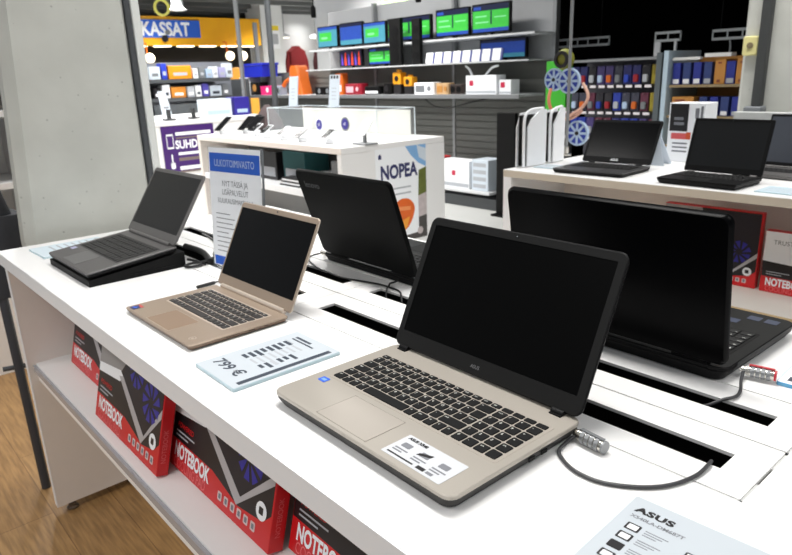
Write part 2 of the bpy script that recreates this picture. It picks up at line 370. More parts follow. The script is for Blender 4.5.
def keyboard(parent, x0, y0, x1, y1, z, well, kmat, numpad=False, individual=True, legend=True, gap=.0028, travel=.0016):
    b = BM(); slab(b, x0 - .004, y0 - .004, x1 + .004, y1 + .004, z, z + .0004, .004); kb = obj('keyboard', b, well, parent)
    keys = []
    mw = (x1 - x0) * (.765 if numpad else 1.0)
    H = (y1 - y0); rh = [.62, 1, 1, 1, 1, 1]; tot = sum(rh); yt = y1
    for r, row in enumerate(ROWS):
        h = H*rh[r]/tot; W = sum(w for _, w in row); x = x0
        for s, w in row:
            ww = mw*w/W; keys.append((s, x, yt - h, x + ww, yt)); x += ww
        if numpad:
            nx = x0 + mw + .001; nw = (x1 - nx)/4
            for i, s in enumerate(NUM[r]):
                keys.append((s, nx + i*nw, yt - h, nx + (i+1)*nw, yt))
        yt -= h
    g = gap/2; allb = BM() if not individual else None
    for s, a, c, d, e in keys:
        bb = allb if allb else BM()
        a0, c0, d0, e0 = a + g, c + g, d - g, e - g
        ox, oy = ((a0 + d0)/2, (c0 + e0)/2) if individual else (0, 0)
        zz = 0 if individual else z + .0004
        rings = []
        for zz2, i in ((0, 0), (travel*.7, .0002), (travel, .0008)):
            rings.append([(X - ox, Y - oy, zz + zz2) for X, Y in rrect(a0 + i, c0 + i, d0 - i, e0 - i, .0018, 2)])
        loops(bb, rings, 0, False, True)
        if s and legend:
            sz = .0062 if len(s) == 1 else .0042
            text(bb, s, sz, a0 + .0035 - ox, e0 - .0035 - sz*.72 - oy, zz + travel, mi=1, bold=.02, thick=.00012)
        if individual: obj('key', bb, [kmat, LEGEND], kb, Matrix.Translation((ox, oy, z + .0004)), smooth='raw')
    if allb: obj('keys', allb, [kmat, LEGEND], kb, smooth='raw')
    return kb

def laptop(label, loc, rz, w, d, tk, L, al, body, deck, back, bez, screen, kb=None, pad=None, name='laptop', hb=.010, pitch=0, bw=(.012, .016, .03), numpad=False,
           individual=False, legend=False, kmat=KEYM, well=KEYM, rc=.012, lt=.007, dark_under=None, hinges=((.12, .2), (.8, .88)), hmat=None, wedge=.6, logo=None, webcam=True, barhinge=False, group=None):
    t = thing(name, label, 'laptop', loc, rz, group, pitch)
    ft = .002
    und = dark_under or body
    b = BM()          # lower shell, drawn in towards its foot
    i0 = tk*.35
    zs = (ft, tk*.55, tk*.72)
    loops(b, [[(x, y, zs[0]) for x, y in rrect(i0, i0*.8, w - i0, d - .003, rc)], [(x, y, zs[1]) for x, y in rrect(.0015, .0012, w - .0015, d, rc)], [(x, y, zs[2]) for x, y in rrect(.001, .001, w - .001, d, rc)]])
    obj('lower_shell', b, und, t, smooth=True)
    b = BM(); slab(b, 0, 0, w, d, tk*.72, tk, rc, .0012); obj('palm_rest', b, deck, t, smooth=True)
    for x in (.03, w - .03):
        for y in (.03, d - .03):
            b = BM(); slab(b, x - .012, y - .004, x + .012, y + .004, 0, ft + .001, .003); obj('rubber_foot', b, BLACKM, t)
    if kb: keyboard(t, kb[0], kb[1], kb[2], kb[3], tk, well, kmat, numpad, individual, legend)
    if pad:
        b = BM(); ringd4 = rrect(pad[0], pad[1], pad[2], pad[3], .004); slab(b, pad[0], pad[1], pad[2], pad[3], tk - .0002, tk + .0003, .004)
        tp = obj('touchpad', b, pad[4], t)
        b = BM()
        m = .0007
        box(b, pad[0] - m, pad[1] - m, tk, pad[2] + m, pad[1], tk + .0005); box(b, pad[0] - m, pad[3], tk, pad[2] + m, pad[3] + m, tk + .0005)
        box(b, pad[0] - m, pad[1], tk, pad[0], pad[3], tk + .0005); box(b, pad[2], pad[1], tk, pad[2] + m, pad[3], tk + .0005)
        obj('touchpad_edge', b, pad[5], tp)
    hm = hmat or bez
    hy, hz = d - hb, tk
    if barhinge:
        b = BM(); tube(b, [(w*.08, hy + .002, hz + .002), (w*.92, hy + .002, hz + .002)], .0065, n=12, smooth=False); obj('hinge', b, hm, t, smooth=True)
    else:
        for a, c in hinges:
            b = BM(); tube(b, [(w*a, hy + .001, hz + .001), (w*c, hy + .001, hz + .001)], .006, n=12, smooth=False); box(b, w*a, hy - .008, hz - .001, w*c, hy, hz + .002); obj('hinge', b, hm, t, smooth=True)
    sa, ca = math.sin(al), math.cos(al)
    M = frame((0, hy, hz), (1, 0, 0), (0, -ca, sa))
    rl = min(rc, .014)
    o0 = .004
    b = BM()
    rings = []
    for z, i in ((-lt, .004), (-lt*.6, .0008), (-.0008, 0), (0, .0008)):
        rings.append([(x, y, z) for x, y in rrect(i, o0 + i, w - i, L - i, rl)])
    loops(b, rings); lid = obj('lid', b, back, t, M, smooth=True)
    bx, bt, bb_ = bw
    b = BM()
    inner = rrect(bx, o0 + bb_, w - bx, L - bt, .002); outer = rrect(.0012, o0 + .0012, w - .0012, L - .0012, rl - .001)
    loops(b, [[(x, y, 0) for x, y in outer], [(x, y, .0014) for x, y in rrect(.0022, o0 + .0022, w - .0022, L - .0022, rl - .002)], [(x, y, .0014) for x, y in inner], [(x, y, .0002) for x, y in inner]], 0, False, False)
    bz = obj('bezel', b, bez, lid)
    b = BM(); slab(b, bx, o0 + bb_, w - bx, L - bt, .00005, .0005, .002); obj('screen', b, screen, lid)
    if webcam:
        b = BM(); disc(b, w/2, L - bt*.5, .0022, .0014, .0018, n=12); disc(b, w/2, L - bt*.5, .0012, .0018, .002, n=10, mi=1); obj('webcam', b, [BLACKG, GREYP], lid)
    if logo:
        s, size, lx, ly, lm, onback = logo
        b = BM(); text(b, s, size, 0, 0, 0, bold=.01, thick=.0003)
        obj('logo', b, lm, lid, Matrix.Translation((lx, ly, .0015)) if not onback else frame((lx, ly, -lt - .0001), (-1, 0, 0), (0, 1, 0)))
    return t, lid
def ports(t, w, y0, z, spec, edge=True):
    for dy, l, h in spec:
        b = BM(); box(b, w - .0008, y0 + dy, z - h/2, w + .0006, y0 + dy + l, z + h/2); obj('port', b, BLACKM, t)

# champagne laptop in front
A, lidA = laptop('large champagne gold laptop with black screen nearest the camera', (1.490, .0800, T), -.012, .385, .257, .024, .239, 2.022, CHAMP, CHAMP, BLACKP, BEZEL, mat('matte_screen', (3, 3, 3), .3, noise=.03, spec=.08),
   kb=(.026, .094, .368, .208), pad=(.109, .008, .221, .078, mat('champagne_pad', (184, 176, 166), .32, .35, noise=.02, nscale=500), mat('pad_line', (162, 155, 146), .4, .3, noise=.02)),
   numpad=True, individual=True, legend=True, dark_under=mat('dark_under_shell', (34, 32, 30), .5, noise=.03), well=mat('champagne_well', (176, 168, 158), .42, .3, noise=.02), rc=.016, lt=.008, bw=(.014, .014, .028), hinges=((.05, .10), (.885, .935)),
   logo=('ASUS', .008, .18, .0145, mat('logo_grey', (120, 120, 122), .4, .3, noise=.02), False), hmat=BLACKP)
b = BM(); slab(b, .020, .070, .037, .084, .0241, .0245, .002); obj('processor_sticker', b, BLUEST, A)
b = BM(); slab(b, .0235, .074, .0335, .080, .0245, .0246, .001); obj('sticker_print', b, mat('pale_blue', (120, 160, 236), .4, noise=.02), A)
b = BM(); slab(b, .250, .010, .356, .062, .0241, .0244, .002)
st = obj('information_sticker', b, mat('sticker_white', (205, 207, 211), .4, noise=.01), A)
b = BM()
text(b, 'ASUS X540', .0072, .256, .0530, .0245, bold=.06)
for i in range(3):
    x = .260 + i*.034
    slab(b, x, .035, x + .016, .045, .0245, .0246, .002, mi=1)
    for k in range(2): slab(b, x - .003, .028 - k*.005, x + .020 - k*.006, .0305 - k*.005, .0245, .0246, .0004, mi=1)
prism(b, [(.291, .0345), (.310, .041), (.311, .047), (.292, .040)], .0246, .0248, 0)
slab(b, .256, .0148, .304, .0175, .0245, .0246, .0004, mi=0); slab(b, .310, .0140, .324, .0205, .0245, .0246, .0004, mi=0); slab(b, .327, .0145, .338, .0195, .0245, .0246, .0004, mi=1)
obj('sticker_print', b, [INK, GINK], st)
ports(A, .385, .14, .012, [(0, .012, .005), (.025, .012, .005)])

# rose gold laptop
Bq, lidB = laptop('slim rose gold laptop with dark screen, standing between price card and acrylic sign', (.884, .073, T), .006, .320, .219, .013, .210, 2.03, GOLD, GOLD, GOLDL, GOLD, BLACKG,
   kb=(.030, .086, .288, .192), pad=(.105, .006, .213, .072, mat('gold_pad', (158, 134, 114), .35, .35, noise=.02), GOLDL), individual=True, legend=True, hb=-.003, well=GOLDL, kmat=mat('key_brown_black', (42, 39, 38), .5, noise=.03), rc=.008, lt=.005,
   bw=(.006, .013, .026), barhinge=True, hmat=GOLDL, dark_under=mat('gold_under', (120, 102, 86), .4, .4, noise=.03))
b = BM(); slab(b, .010, .006, .034, .030, .0131, .0134, .002); sq = obj('sticker', b, mat('navy_sticker', (40, 46, 92), .35, noise=.2, nscale=120), Bq)
b = BM(); prism(b, [(.010, .026), (.034, .022), (.034, .030), (.010, .030)], .0134, .0136, 0); prism(b, [(.014, .010), (.028, .014), (.024, .020), (.012, .016)], .0134, .0136, 1); obj('sticker_print', b, [mat('sticker_red', (200, 84, 76), .4, noise=.05), BLUEST], sq)
b = BM(); ringd(b, .287, .022, .006, .0075, .013, .0134); disc(b, .287, .022, .003, .013, .0133); obj('energy_sticker', b, GOLDL, Bq)
ports(Bq, .318, .075, .0085, [(0, .03, .0035), (.05, .014, .005), (.085, .01, .004)])

# grey laptop on a black wedge stand
PT = .101
C_, lidC = laptop('grey laptop tilted on a black wedge stand at the far table end', (.302, .0745, T + .0185), .010, .325, .240, .017, .212, 2.25, SILV, mat('grey_deck', (92, 90, 90), .42, .3, noise=.03, nscale=300), SILV, mat('grey_bezel', (100, 98, 97), .4, .35, noise=.03), mat('dark_matte_screen', (28, 28, 29), .4, noise=.03, spec=.25),
   kb=(.022, .086, .300, .198), pad=(.10, .010, .205, .076, mat('grey_pad', (104, 103, 103), .4, .3, noise=.02), SILV), individual=False, legend=False, well=mat('grey_well', (40, 39, 39), .5, noise=.03), kmat=SILVD, rc=.008, lt=.006, pitch=PT, bw=(.010, .012, .028), barhinge=True, hmat=SILV, dark_under=BLACKP)
b = BM(); slab(b, .018, .055, .040, .070, .0171, .0174, .001); obj('sticker', b, mat('pale_violet', (176, 176, 206), .4, noise=.03), C_)
t = thing('laptop_stand', 'black wedge cooling stand under the tilted grey laptop', 'laptop stand', (.302, .0745, T), .010)
b = BM()
W, D = .325, .255
v = []
zf, zr = .0165, .0165 + D*math.tan(PT)
loops(b, [[(.0, 0, 0), (W, 0, 0), (W, 0, zf), (0, 0, zf)], [(0, D, 0), (W, D, 0), (W, D, zr), (0, D, zr)]])
obj('body', b, BLACKM, t)
for x in (.02, W - .05):
    b = BM(); box(b, x, .001, zf + .0003, x + .03, .004, zf + .0012); obj('front_stop', b, BLACKP, t)
for k in range(2):
    b = BM(); box(b, W - .001, .10 + k*.07, .005, W + .002, .155 + k*.07, .011); obj('side_port', b, BLACKP, t)

# two laptops turned to the other side of the table
LN, lidL = laptop('black laptop seen from behind, brand lettering on lid, standing beyond the rose gold laptop', (1.243, .884, T), 3.125, .384, .26, .022, .251, 1.886, BLACKP, BLACKP, mat('lid_black', (6, 7, 7), .45, noise=.03, nscale=300, spec=.06), BLACKP, BLACKG,
   kb=(.03, .10, .36, .205), pad=(.13, .01, .24, .085, BLACKM, BLACKP), individual=False, legend=False, well=BLACKM, rc=.014, lt=.009, numpad=True, hinges=((.08, .26), (.74, .92)),
   logo=('lenovo', .024, .352, .205, mat('logo_silver', (104, 106, 108), .35, .5, noise=.02), True))
BG, lidG = laptop('biggest black laptop seen from behind, right of the champagne laptop screen', (1.951, .903, T), 3.126, .413, .288, .026, .254, 1.73, BLACKP, BLACKP, mat('glossy_lid_black', (2, 2, 3), .3, noise=.03, nscale=200, spec=.06), BLACKP, BLACKG,
   kb=(.025, .11, .39, .222), pad=(.13, .012, .25, .09, BLACKM, BLACKP), individual=False, legend=True, well=BLACKM, rc=.02, lt=.011, numpad=True, hinges=((.07, .22), (.78, .93)))
b = BM()
for k, (x, y) in enumerate(((.02, .02), (.05, .02), (.075, .055))): slab(b, x, y, x + .022, y + .022, .0261, .0264, .002)
obj('stickers', b, mat('sticker_steel_blue', (40, 50, 76), .35, noise=.2, nscale=80), BG)

# laptops on the right display
L1, _ = laptop('black laptop with silver brand name under its screen, first on the right display', (.388, 2.325, T), .06, .366, .29, .022, .232, 2.07, BLACKP, mat('dark_deck', (62, 62, 63), .35, .2, noise=.03), BLACKP, BLACKP, BLACKG,
   kb=(.03, .12, .336, .24), pad=(.12, .012, .235, .10, mat('grey_touch', (78, 78, 80), .3, .2, noise=.02), BLACKP), well=BLACKM, rc=.012, lt=.008, bw=(.012, .014, .03), dark_under=BLACKM,
   logo=('ASUS', .017, .155, .015, mat('logo_bright', (206, 208, 210), .3, .5, noise=.02), False))
L2, _ = laptop('smaller thick black laptop, second on the right display, in front of the pillar', (.926, 2.324, T), -.044, .336, .235, .026, .237, 1.853, BLACKP, BLACKP, BLACKP, BLACKP, mat('grey_black_screen', (16, 18, 20), .35, noise=.03, spec=.25),
   kb=(.02, .10, .316, .20), pad=(.12, .02, .215, .08, BLACKM, BLACKP), well=BLACKM, rc=.006, lt=.010, bw=(.014, .014, .026), hinges=((.06, .14), (.86, .94)), hmat=SILV)
L3, _ = laptop('laptop with silver lid rim cut off by the picture edge, behind the second one', (1.075, 2.70, T), -.10, .37, .25, .018, .245, 1.90, SILV, SILV, mat('silver_lid', (190, 192, 194), .35, .4, noise=.02), BLACKP, mat('blue_grey_screen', (58, 62, 70), .3, noise=.03),
   kb=(.03, .10, .34, .20), pad=(.13, .01, .24, .085, SILV, SILV), well=SILVD, rc=.008, lt=.006, bw=(.010, .012, .02), barhinge=True, hmat=SILV)

# ------------------------------------------------------------------ cables, locks, papers
def lock(label, loc, rz, cable, accent, rlen=.046):
    t = thing('cable_lock', label, 'lock', loc, rz)
    b = BM(); tube(b, [(0, 0, 0), (.007, 0, 0)], .0062, n=14, smooth=False); tube(b, [(-.003, 0, 0), (0, 0, 0)], .003, n=10, smooth=False); obj('head', b, CHROME, t, smooth=True)
    b = BM(); tube(b, [(.007, 0, 0), (rlen, 0, 0)], .0082, n=18, smooth=False); obj('body', b, CHROME, t, smooth=True)
    for k in range(4):
        x = .013 + k*.0075
        b = BM(); tube(b, [(x, 0, 0), (x + .0055, 0, 0)], .0094, n=12, smooth=False); obj('dial', b, STEEL, t)
    b = BM(); tube(b, [(rlen, 0, 0), (rlen + .003, 0, 0)], .0086, n=18, smooth=False); box(b, .010, -.002, .0092, rlen, .003, .0106); obj('end_cap', b, accent, t)
    b = BM(); R = Matrix.Translation(loc) @ Matrix.Rotation(rz, 4, 'Z'); Ri = R.inverted()
    tube(b, [tuple(Ri @ Vector(p)) for p in cable], .0025, n=10); obj('cable', b, CABLEG, t, smooth=True)
    return t
lock('chrome combination lock with grey cable on the champagne laptop', (1.877, .316, .9605), -.10,
     [(1.881, .315, .9605), (1.876, .30, .954), (1.882, .272, .9535), (1.905, .255, .9532), (1.93, .248, .9532), (1.96, .252, .9532), (1.995, .275, .9532), (2.018, .305, .9535), (2.030, .345, .9537), (2.030, .378, .9545), (2.024, .398, .945), (2.012, .406, .915)], STEEL)
lock('chrome combination lock with red end on the biggest black laptop', (1.9525, .664, .963), .22,
     [(1.956, .662, .963), (1.962, .64, .955), (1.975, .605, .9535), (1.978, .580, .9545), (1.968, .562, .9525), (1.945, .549, .938), (1.90, .549, .92), (1.84, .549, .90)], mat('lock_red', (190, 40, 52), .3, noise=.02))
t = thing('cable_lock', 'small silver lock with thin black cable at the back corner of the lettered laptop', 'lock', (.833, .648, .9605), 0)
b = BM(); tube(b, [(-.012, 0, 0), (.010, 0, 0)], .0065, n=14, smooth=False); tube(b, [(.010, 0, 0), (.019, 0, 0)], .003, n=10, smooth=False); obj('body', b, CHROME, t, smooth=True)
b = BM(); O = Vector((.838, .648, .9605))
tube(b, [tuple(Vector(p) - O) for p in ((.828, .648, .959), (.812, .632, .9545), (.822, .606, .9535), (.862, .584, .9533), (.93, .563, .9533), (.97, .556, .955), (1.04, .552, .9535), (1.09, .564, .9535), (1.15, .580, .9532), (1.20, .582, .9532), (1.235, .575, .9542), (1.258, .560, .952), (1.272, .549, .935))], .0022, n=8); obj('cable', b, CABLE, t, smooth=True)
b = BM(); tube(b, [(1.178, .619, .960), (1.172, .610, .956), (1.172, .598, .956), (1.181, .588, .9585), (1.192, .577, .9605), (1.203, .560, .956), (1.215, .549, .935), (1.25, .547, .905)], .0022, n=8)
tag(obj('charging_cable', b, CABLE, smooth=True), 'thin black cable looping from the lettered laptop into the slot', 'cable')
b = BM(); tube(b, [(1.44, .56, .90), (1.52, .545, .93), (1.60, .542, .947), (1.70, .545, .945), (1.78, .552, .925), (1.85, .55, .89)], .003, n=8)
tag(obj('charging_cable', b, CABLE, smooth=True), 'black cable arching out of the rear slot behind the champagne laptop lid', 'cable')
t = thing('charging_cable', 'black bundled charging cable with a loop behind the grey laptop', 'cable', (.60, .37, T), 0)
b = BM(); tube(b, [(.00, -.02, .012), (.03, -.005, .008), (.06, -.01, .006), (.058, -.04, .0055), (.038, -.045, .0055), (.028, -.022, .006), (.05, .0, .010), (.04, .04, .012), (-.02, .07, .008), (-.09, .12, .005), (-.2, .155, .004), (-.3, .17, .004)], .0038, n=8); obj('cord', b, CABLE, t, smooth=True)
b = BM(); tube(b, [(-.12, .03, .020), (-.02, .035, .018), (.06, .018, .010)], .0085, n=10); obj('cord_bundle', b, CABLE, t, smooth=True)
b = BM(); tube(b, [(.045, .0, .006), (.055, .0, .006), (.066, .0, .006)], .003, n=8); obj('connector', b, CABLE, t, smooth=True)
b = BM(); tube(b, [(.842, .262, .9545), (.838, .31, .9545)], .0042, n=10, smooth=False); tube(b, [(.838, .31, .9545), (.83, .37, .9535), (.82, .41, .949), (.82, .414, .92)], .002, n=8)
tag(obj('power_plug', b, CABLE, smooth=True), 'black power plug lying beside the rear corner of the rose gold laptop', 'plug')

# price card and data sheets on acrylic
def card(name, label, loc, rz, w, h, tk, draw, mats, plate=True, pm=None):
    t = thing(name, label, 'card', loc, rz)
    b = BM(); slab(b, 0, 0, w, h, 0, tk, .004, .0006); obj('acrylic_plate', b, pm or ACRE, t)
    b = BM(); slab(b, .0012, .0012, w - .0012, h - .0012, tk, tk + .0003, .003); s = obj('sheet', b, mats[0], t)
    b = BM(); draw(b); obj('print', b, mats[1:], s, Matrix.Translation((0, 0, tk + .0003)))
    return t
def d799(b):
    text(b, '799 €', .031, .014, .026, 0, bold=.025, mi=0, sx=1.18)
    prism(b, [(.124, .014), (.135, .014), (.135, .200), (.124, .200)], 0, .0002, 0)
    for i in range(8): slab(b, .026, .076 + i*.0125, .046 + (i % 3)*.005, .0835 + i*.0125, 0, .0002, .001, mi=0); slab(b, .054, .077 + i*.0125, .080 + (i*7 % 5)*.002, .0815 + i*.0125, 0, .0002, .0008, mi=1)
    for i in range(6): slab(b, .088, .074 + i*.0125, .104 + (i*3 % 4)*.003, .081 + i*.0125, 0, .0002, .001, mi=0 if i not in (2,) else 1)
    slab(b, .026, .192, .075, .198, 0, .0002, .001, mi=0); slab(b, .026, .184, .095, .188, 0, .0002, .001, mi=0); slab(b, .022, .172, .05, .174, 0, .0002, .0008, mi=1)
card('price_card', 'white acrylic price card reading 799 euro in front of champagne laptop', (1.270, .054, T), -.012, .143, .214, .006, d799, [mat('card_sheet', (190, 197, 203)), DINK, LINK])
def dasus(b):
    text(b, 'ASUS', .0135, .012, .190, 0, bold=.055, mi=0, sx=1.3, space=1.1)
    text(b, 'X540LA-DM687T', .0078, .012, .178, 0, bold=.03, mi=1, sx=1.05)
    for i in range(7):
        y = .155 - i*.019
        slab(b, .016, y, .032, y + .013, 0, .0002, .0015, mi=0)
        if i not in (2, 4): slab(b, .0185, y + .0022, .0295, y + .0108, .0002, .0003, .001, mi=2)
        for k in range(3): slab(b, .037, y + .009 - k*.004, .062 - k*.005, y + .0102 - k*.004, 0, .0002, .0004, mi=1)
        y2 = y - .004
        slab(b, .082, y2, .096, y2 + .012, 0, .0002, .0015, mi=0); slab(b, .084, y2 + .002, .094, y2 + .010, .0002, .0003, .001, mi=2)
        for k in range(2): slab(b, .101, y2 + .007 - k*.004, .122 - k*.004, y2 + .0082 - k*.004, 0, .0002, .0004, mi=1)
    slab(b, .124, .176, .137, .186, 0, .0002, .001, mi=0)
card('data_sheet', 'white laptop data sheet with brand heading and icons at the bottom edge', (2.010, .040, T), .045, .149, .218, .003, dasus, [mat('card_sheet', (190, 197, 203), .5, noise=.01), INK, GINK, PAPER], pm=mat('pale_acrylic', (228, 236, 242), .2, noise=.01))
def dblue(b):
    prism(b, [(.012, .012), (.13, .012), (.13, .03), (.012, .03)], 0, .0002, 0)
card('price_card', 'blue rimmed price card cut off at the right picture edge', (2.001, .672, T), .05, .148, .21, .006, dblue, [PAPER, DINK], pm=mat('blue_acrylic', (96, 170, 214), .2, noise=.02))
def dpale(b):
    for i in range(6): slab(b, .02, .05 + i*.022, .10 + (i % 3)*.012, .056 + i*.022, 0, .0002, .001)
    slab(b, .02, .19, .08, .197, 0, .0002, .001)
card('price_card', 'pale clear price card left of the grey laptop', (.075, .072, T), .03, .15, .21, .006, dpale, [mat('pale_blue_paper', (206, 220, 228), .4, noise=.01), LINK])
card('price_card', 'pale blue price card beside the first laptop on the right display', (.205, 2.42, T), 0, .16, .12, .004, dpale if False else (lambda b: [slab(b, .02, .02 + i*.022, .13, .026 + i*.025, 0, .0002, .001) for i in range(4)]), [mat('pale_blue_paper', (206, 220, 228), .4), LINK])
card('price_card', 'pale blue price card right of the second laptop on the right display', (1.318, 2.34, T), -.03, .21, .15, .004, (lambda b: [slab(b, .02, .03 + i*.025, .15, .037 + i*.025, 0, .0002, .001) for i in range(4)]), [mat('sheet_light_blue', (190, 210, 220), .4, noise=.01), LINK])

# standing acrylic sign
t = thing('sign_holder', 'upright acrylic sign with blue header standing behind the rose gold laptop', 'sign', (.684, .388, T), .153)
TL = .071
Mh = frame((0, 0, .0), (1, 0, 0), (0, math.sin(TL), math.cos(TL)))
b = BM(); box(b, -.006, .004, -.004, .216, .322, -.001); obj('acrylic_panel', b, ACRY, t, Mh)
b = BM(); box(b, -.006, -.03, 0, .216, .05, .003); obj('foot', b, ACRY, t)
b = BM(); box(b, .216, .004, -.004, .2185, .322, .001); obj('edge', b, GREYP, t, Mh)
b = BM(); box(b, 0, .008, -.001, .21, .319, -.0004); sh = obj('sheet', b, PAPER, t, Mh)
b = BM(); prism(b, [(.003, .258), (.207, .258), (.207, .306), (.003, .306)], 0, .0002, 0); obj('blue_header', b, BLUE, sh)
b = BM(); prism(b, [(.006, .010), (.06, .010), (.06, .034), (.006, .034)], 0, .0002, 0); obj('blue_logo_patch', b, BLUE, sh)
b = BM(); text(b, 'ULKOTOIMIVASTO', .026, .105, .272, .0003, 'CENTER', mi=0, sx=.74)
text(b, 'NYT TÄSSÄ JA', .021, .105, .222, .0001, 'CENTER', mi=1, sx=.8); text(b, 'LISÄPALVELUT', .021, .105, .200, .0001, 'CENTER', mi=1, sx=.8); text(b, 'KUUKAUSIMAKSULLA', .019, .105, .178, .0001, 'CENTER', mi=1, sx=.8)
for i in range(9): slab(b, .02, .148 - i*.0125, .02 + (.09 if i % 4 else .06) - (i*13 % 3)*.01, .1503 - i*.0125, 0, .0002, .0006, mi=1)
obj('lettering', b, [mat('sign_pale_ink', (186, 200, 226), .5, noise=.02), mat('sign_grey_ink', (140, 142, 146), .6, noise=.02)], sh)

# trolley at the far end of the table
t = thing('shopping_trolley', 'dark grey fabric trolley on a metal post beside the far table end', 'trolley', (0, 0, 0))
FAB = mat('dark_fabric', (52, 53, 58), .85, noise=.12, nscale=60, bump=.3)
b = BM(); loops(b, [[(x, y, z) for x, y in rrect(-.42 + i, -.36, -.24 - i*.5, y1, .03)] for z, i, y1 in ((.73, .0, .15), (.88, -.01, .155), (1.0, .0, .15), (1.015, .01, .14))]); obj('bag', b, FAB, t, smooth=True)
b = BM(); loops(b, [[(x, y, z) for x, y in rrect(-.40, -.34, -.26, y1, .03)] for z, y1 in ((1.016, .115), (1.08, .10), (1.17, .075), (1.2, .06))]); obj('lid_flap', b, FAB, t, smooth=True)
b = BM(); tube(b, [(-.26, .03, .73), (-.22, .028, .30), (-.185, .025, .0)], .016, n=10, smooth=False); obj('post', b, mat('graphite_metal', (70, 72, 78), .4, .4, noise=.04), t, smooth=True)
b = BM(); tube(b, [(-.25, -.02, .475), (-.235, .085, .47)], .009, n=10, smooth=False); obj('bracket', b, DGREY, t, smooth=True)
# white wall unit far left
t = thing('wall_shelf', 'white open shelf unit left of the concrete pillar', 'shelf', (-1.95, -.55, 0))
b = BM(); box(b, 0, 0, 0, .5, .04, 1.9); box(b, 0, 1.0, 0, .5, 1.04, 1.9); box(b, 0, .04, 0, .03, 1.0, 1.9); obj('carcass', b, WHITE, t)
b = BM(); box(b, .45, .04, .0, .5, 1.0, .6); obj('plinth', b, WHITE, t)
for z in (.6, .95, 1.3, 1.65):
    b = BM(); box(b, .03, .04, z, .5, 1.0, z + .03); obj('shelf_board', b, WHITE, t)
for i, (y, z, h, m, lb) in enumerate(((-.30, .982, .20, PAPERB, 'pale carton on the middle board of the far left shelf'), (.02, .982, .17, mat('pack_grey_blue', (150, 160, 178), .5, noise=.05), 'grey blue carton on the middle board of the far left shelf'), (.0, .632, .18, PAPER, 'white carton on the lowest board of the far left shelf'), (.05, 1.332, .22, INK, 'black carton on the upper board of the far left shelf'))):
    b = BM(); box(b, -1.72, y, z, -1.47, y + .22, z + h, bev=.002); o = obj('carton', b, m); tag(o, lb, 'box', 'cartons on the far left shelf')
    b = BM(); box(b, 0, .03, .03, .0015, .19, h*.5); obj('carton_label', b, GINK, o, Matrix.Translation((-1.47, y, z)))

# ------------------------------------------------------------------ phone display table
px0, px1, py0, py1 = -3.73, -1.47, 2.44, 3.47
t = thing('display_table', 'white display table with phones and a poster on its end panel', 'table', (0, 0, 0))
b = BM(); box(b, px0, py0, .905, px1, py1, T, bev=.002); obj('tabletop', b, WHITE, t)
b = BM(); box(b, px0, py0 - .001, .906, px1, py0 + .001, .946); obj('edge_face', b, PANEL, t)
b = BM(); box(b, px1 - .05, py0, 0, px1, py1, .904); obj('end_panel', b, WHITE, t)
b = BM(); box(b, px0, py0, 0, px0 + .05, py1, .904); obj('end_panel', b, PANEL, t)
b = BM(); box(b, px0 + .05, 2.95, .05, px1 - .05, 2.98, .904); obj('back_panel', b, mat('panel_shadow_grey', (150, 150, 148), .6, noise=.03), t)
b = BM(); box(b, px0 + .05, py0 + .01, .55, px1 - .05, 2.95, .60); obj('shelf', b, EDGE, t)
b = BM(); box(b, px0 + .05, py0 + .01, .12, px1 - .05, 2.95, .16); obj('shelf', b, EDGE, t)
# poster NOPEA
t = thing('hanging_poster', 'white poster with the word NOPEA and an orange drop on the table end', 'poster', (px1, 0, 0))
F = side(.0015, 2.745, .175)
b = BM(); box(b, 0, 0, 0, .515, .735, .001); po = obj('sheet', b, PAPER, t, F)
b = BM(); text(b, 'NOPEA', .142, .045, .508, 0, bold=.04, sx=.80); 
prism(b, [(.03, .66), (.06, .66), (.06, .685), (.045, .70), (.03, .685)], 0, .0003, 0)
for i in range(2): slab(b, .10, .42 - i*.045, .35, .432 - i*.045, 0, .0002, .002, mi=1)
obj('lettering', b, [NAVY, LINK], po, Matrix.Translation((0, 0, .001)))
b = BM()
pts = [(.27 + .115*math.cos(a)*(1 - .25*max(0, -math.sin(a))), .24 + .10*math.sin(a) if math.sin(a) > 0 else .24 + .15*math.sin(a)) for a in [2*PI*i/28 for i in range(28)]]
prism(b, pts, 0, .0004, 0); prism(b, [(.22, .16), (.33, .19), (.30, .11), (.27, .09)], .0004, .0006, 1); prism(b, [(.20, .25), (.34, .24), (.34, .27), (.21, .28)], .0004, .0006, 2); obj('orange_drop', b, [mat('drop_orange', (224, 100, 30), .4, noise=.1, nscale=20), mat('drop_yellow', (240, 160, 50), .4, noise=.05), mat('drop_pale', (240, 150, 90), .4, noise=.05)], po, Matrix.Translation((0, 0, .001)))
b = BM(); prism(b, [(.30, .735), (.515, .735), (.515, .56), (.43, .60), (.36, .66)], 0, .0003, 0); prism(b, [(.42, .735), (.515, .70), (.515, .60), (.44, .64)], .0003, .0005, 1)
prism(b, [(.425, .34), (.515, .36), (.515, .56), (.435, .54)], .0003, .0005, 2); prism(b, [(.425, .17), (.515, .18), (.515, .36), (.425, .34)], .0003, .0005, 3); prism(b, [(.425, 0), (.515, 0), (.515, .18), (.425, .17)], .0003, .0005, 4); prism(b, [(.15, 0), (.425, 0), (.425, .05), (.15, .035)], .0003, .0005, 4); ballx = disc(b, .44, .06, .03, .0005, .0007, 3)
obj('photograph', b, [mat('sky_blue_print', (130, 176, 222), .5, noise=.15, nscale=8), PAPERB, mat('leaf_print', (96, 104, 40), .6, noise=.3, nscale=25), mat('pinkish_print', (190, 178, 178), .6, noise=.25, nscale=25), mat('dark_print', (70, 66, 64), .6, noise=.3, nscale=25)], po, Matrix.Translation((0, 0, .001)))
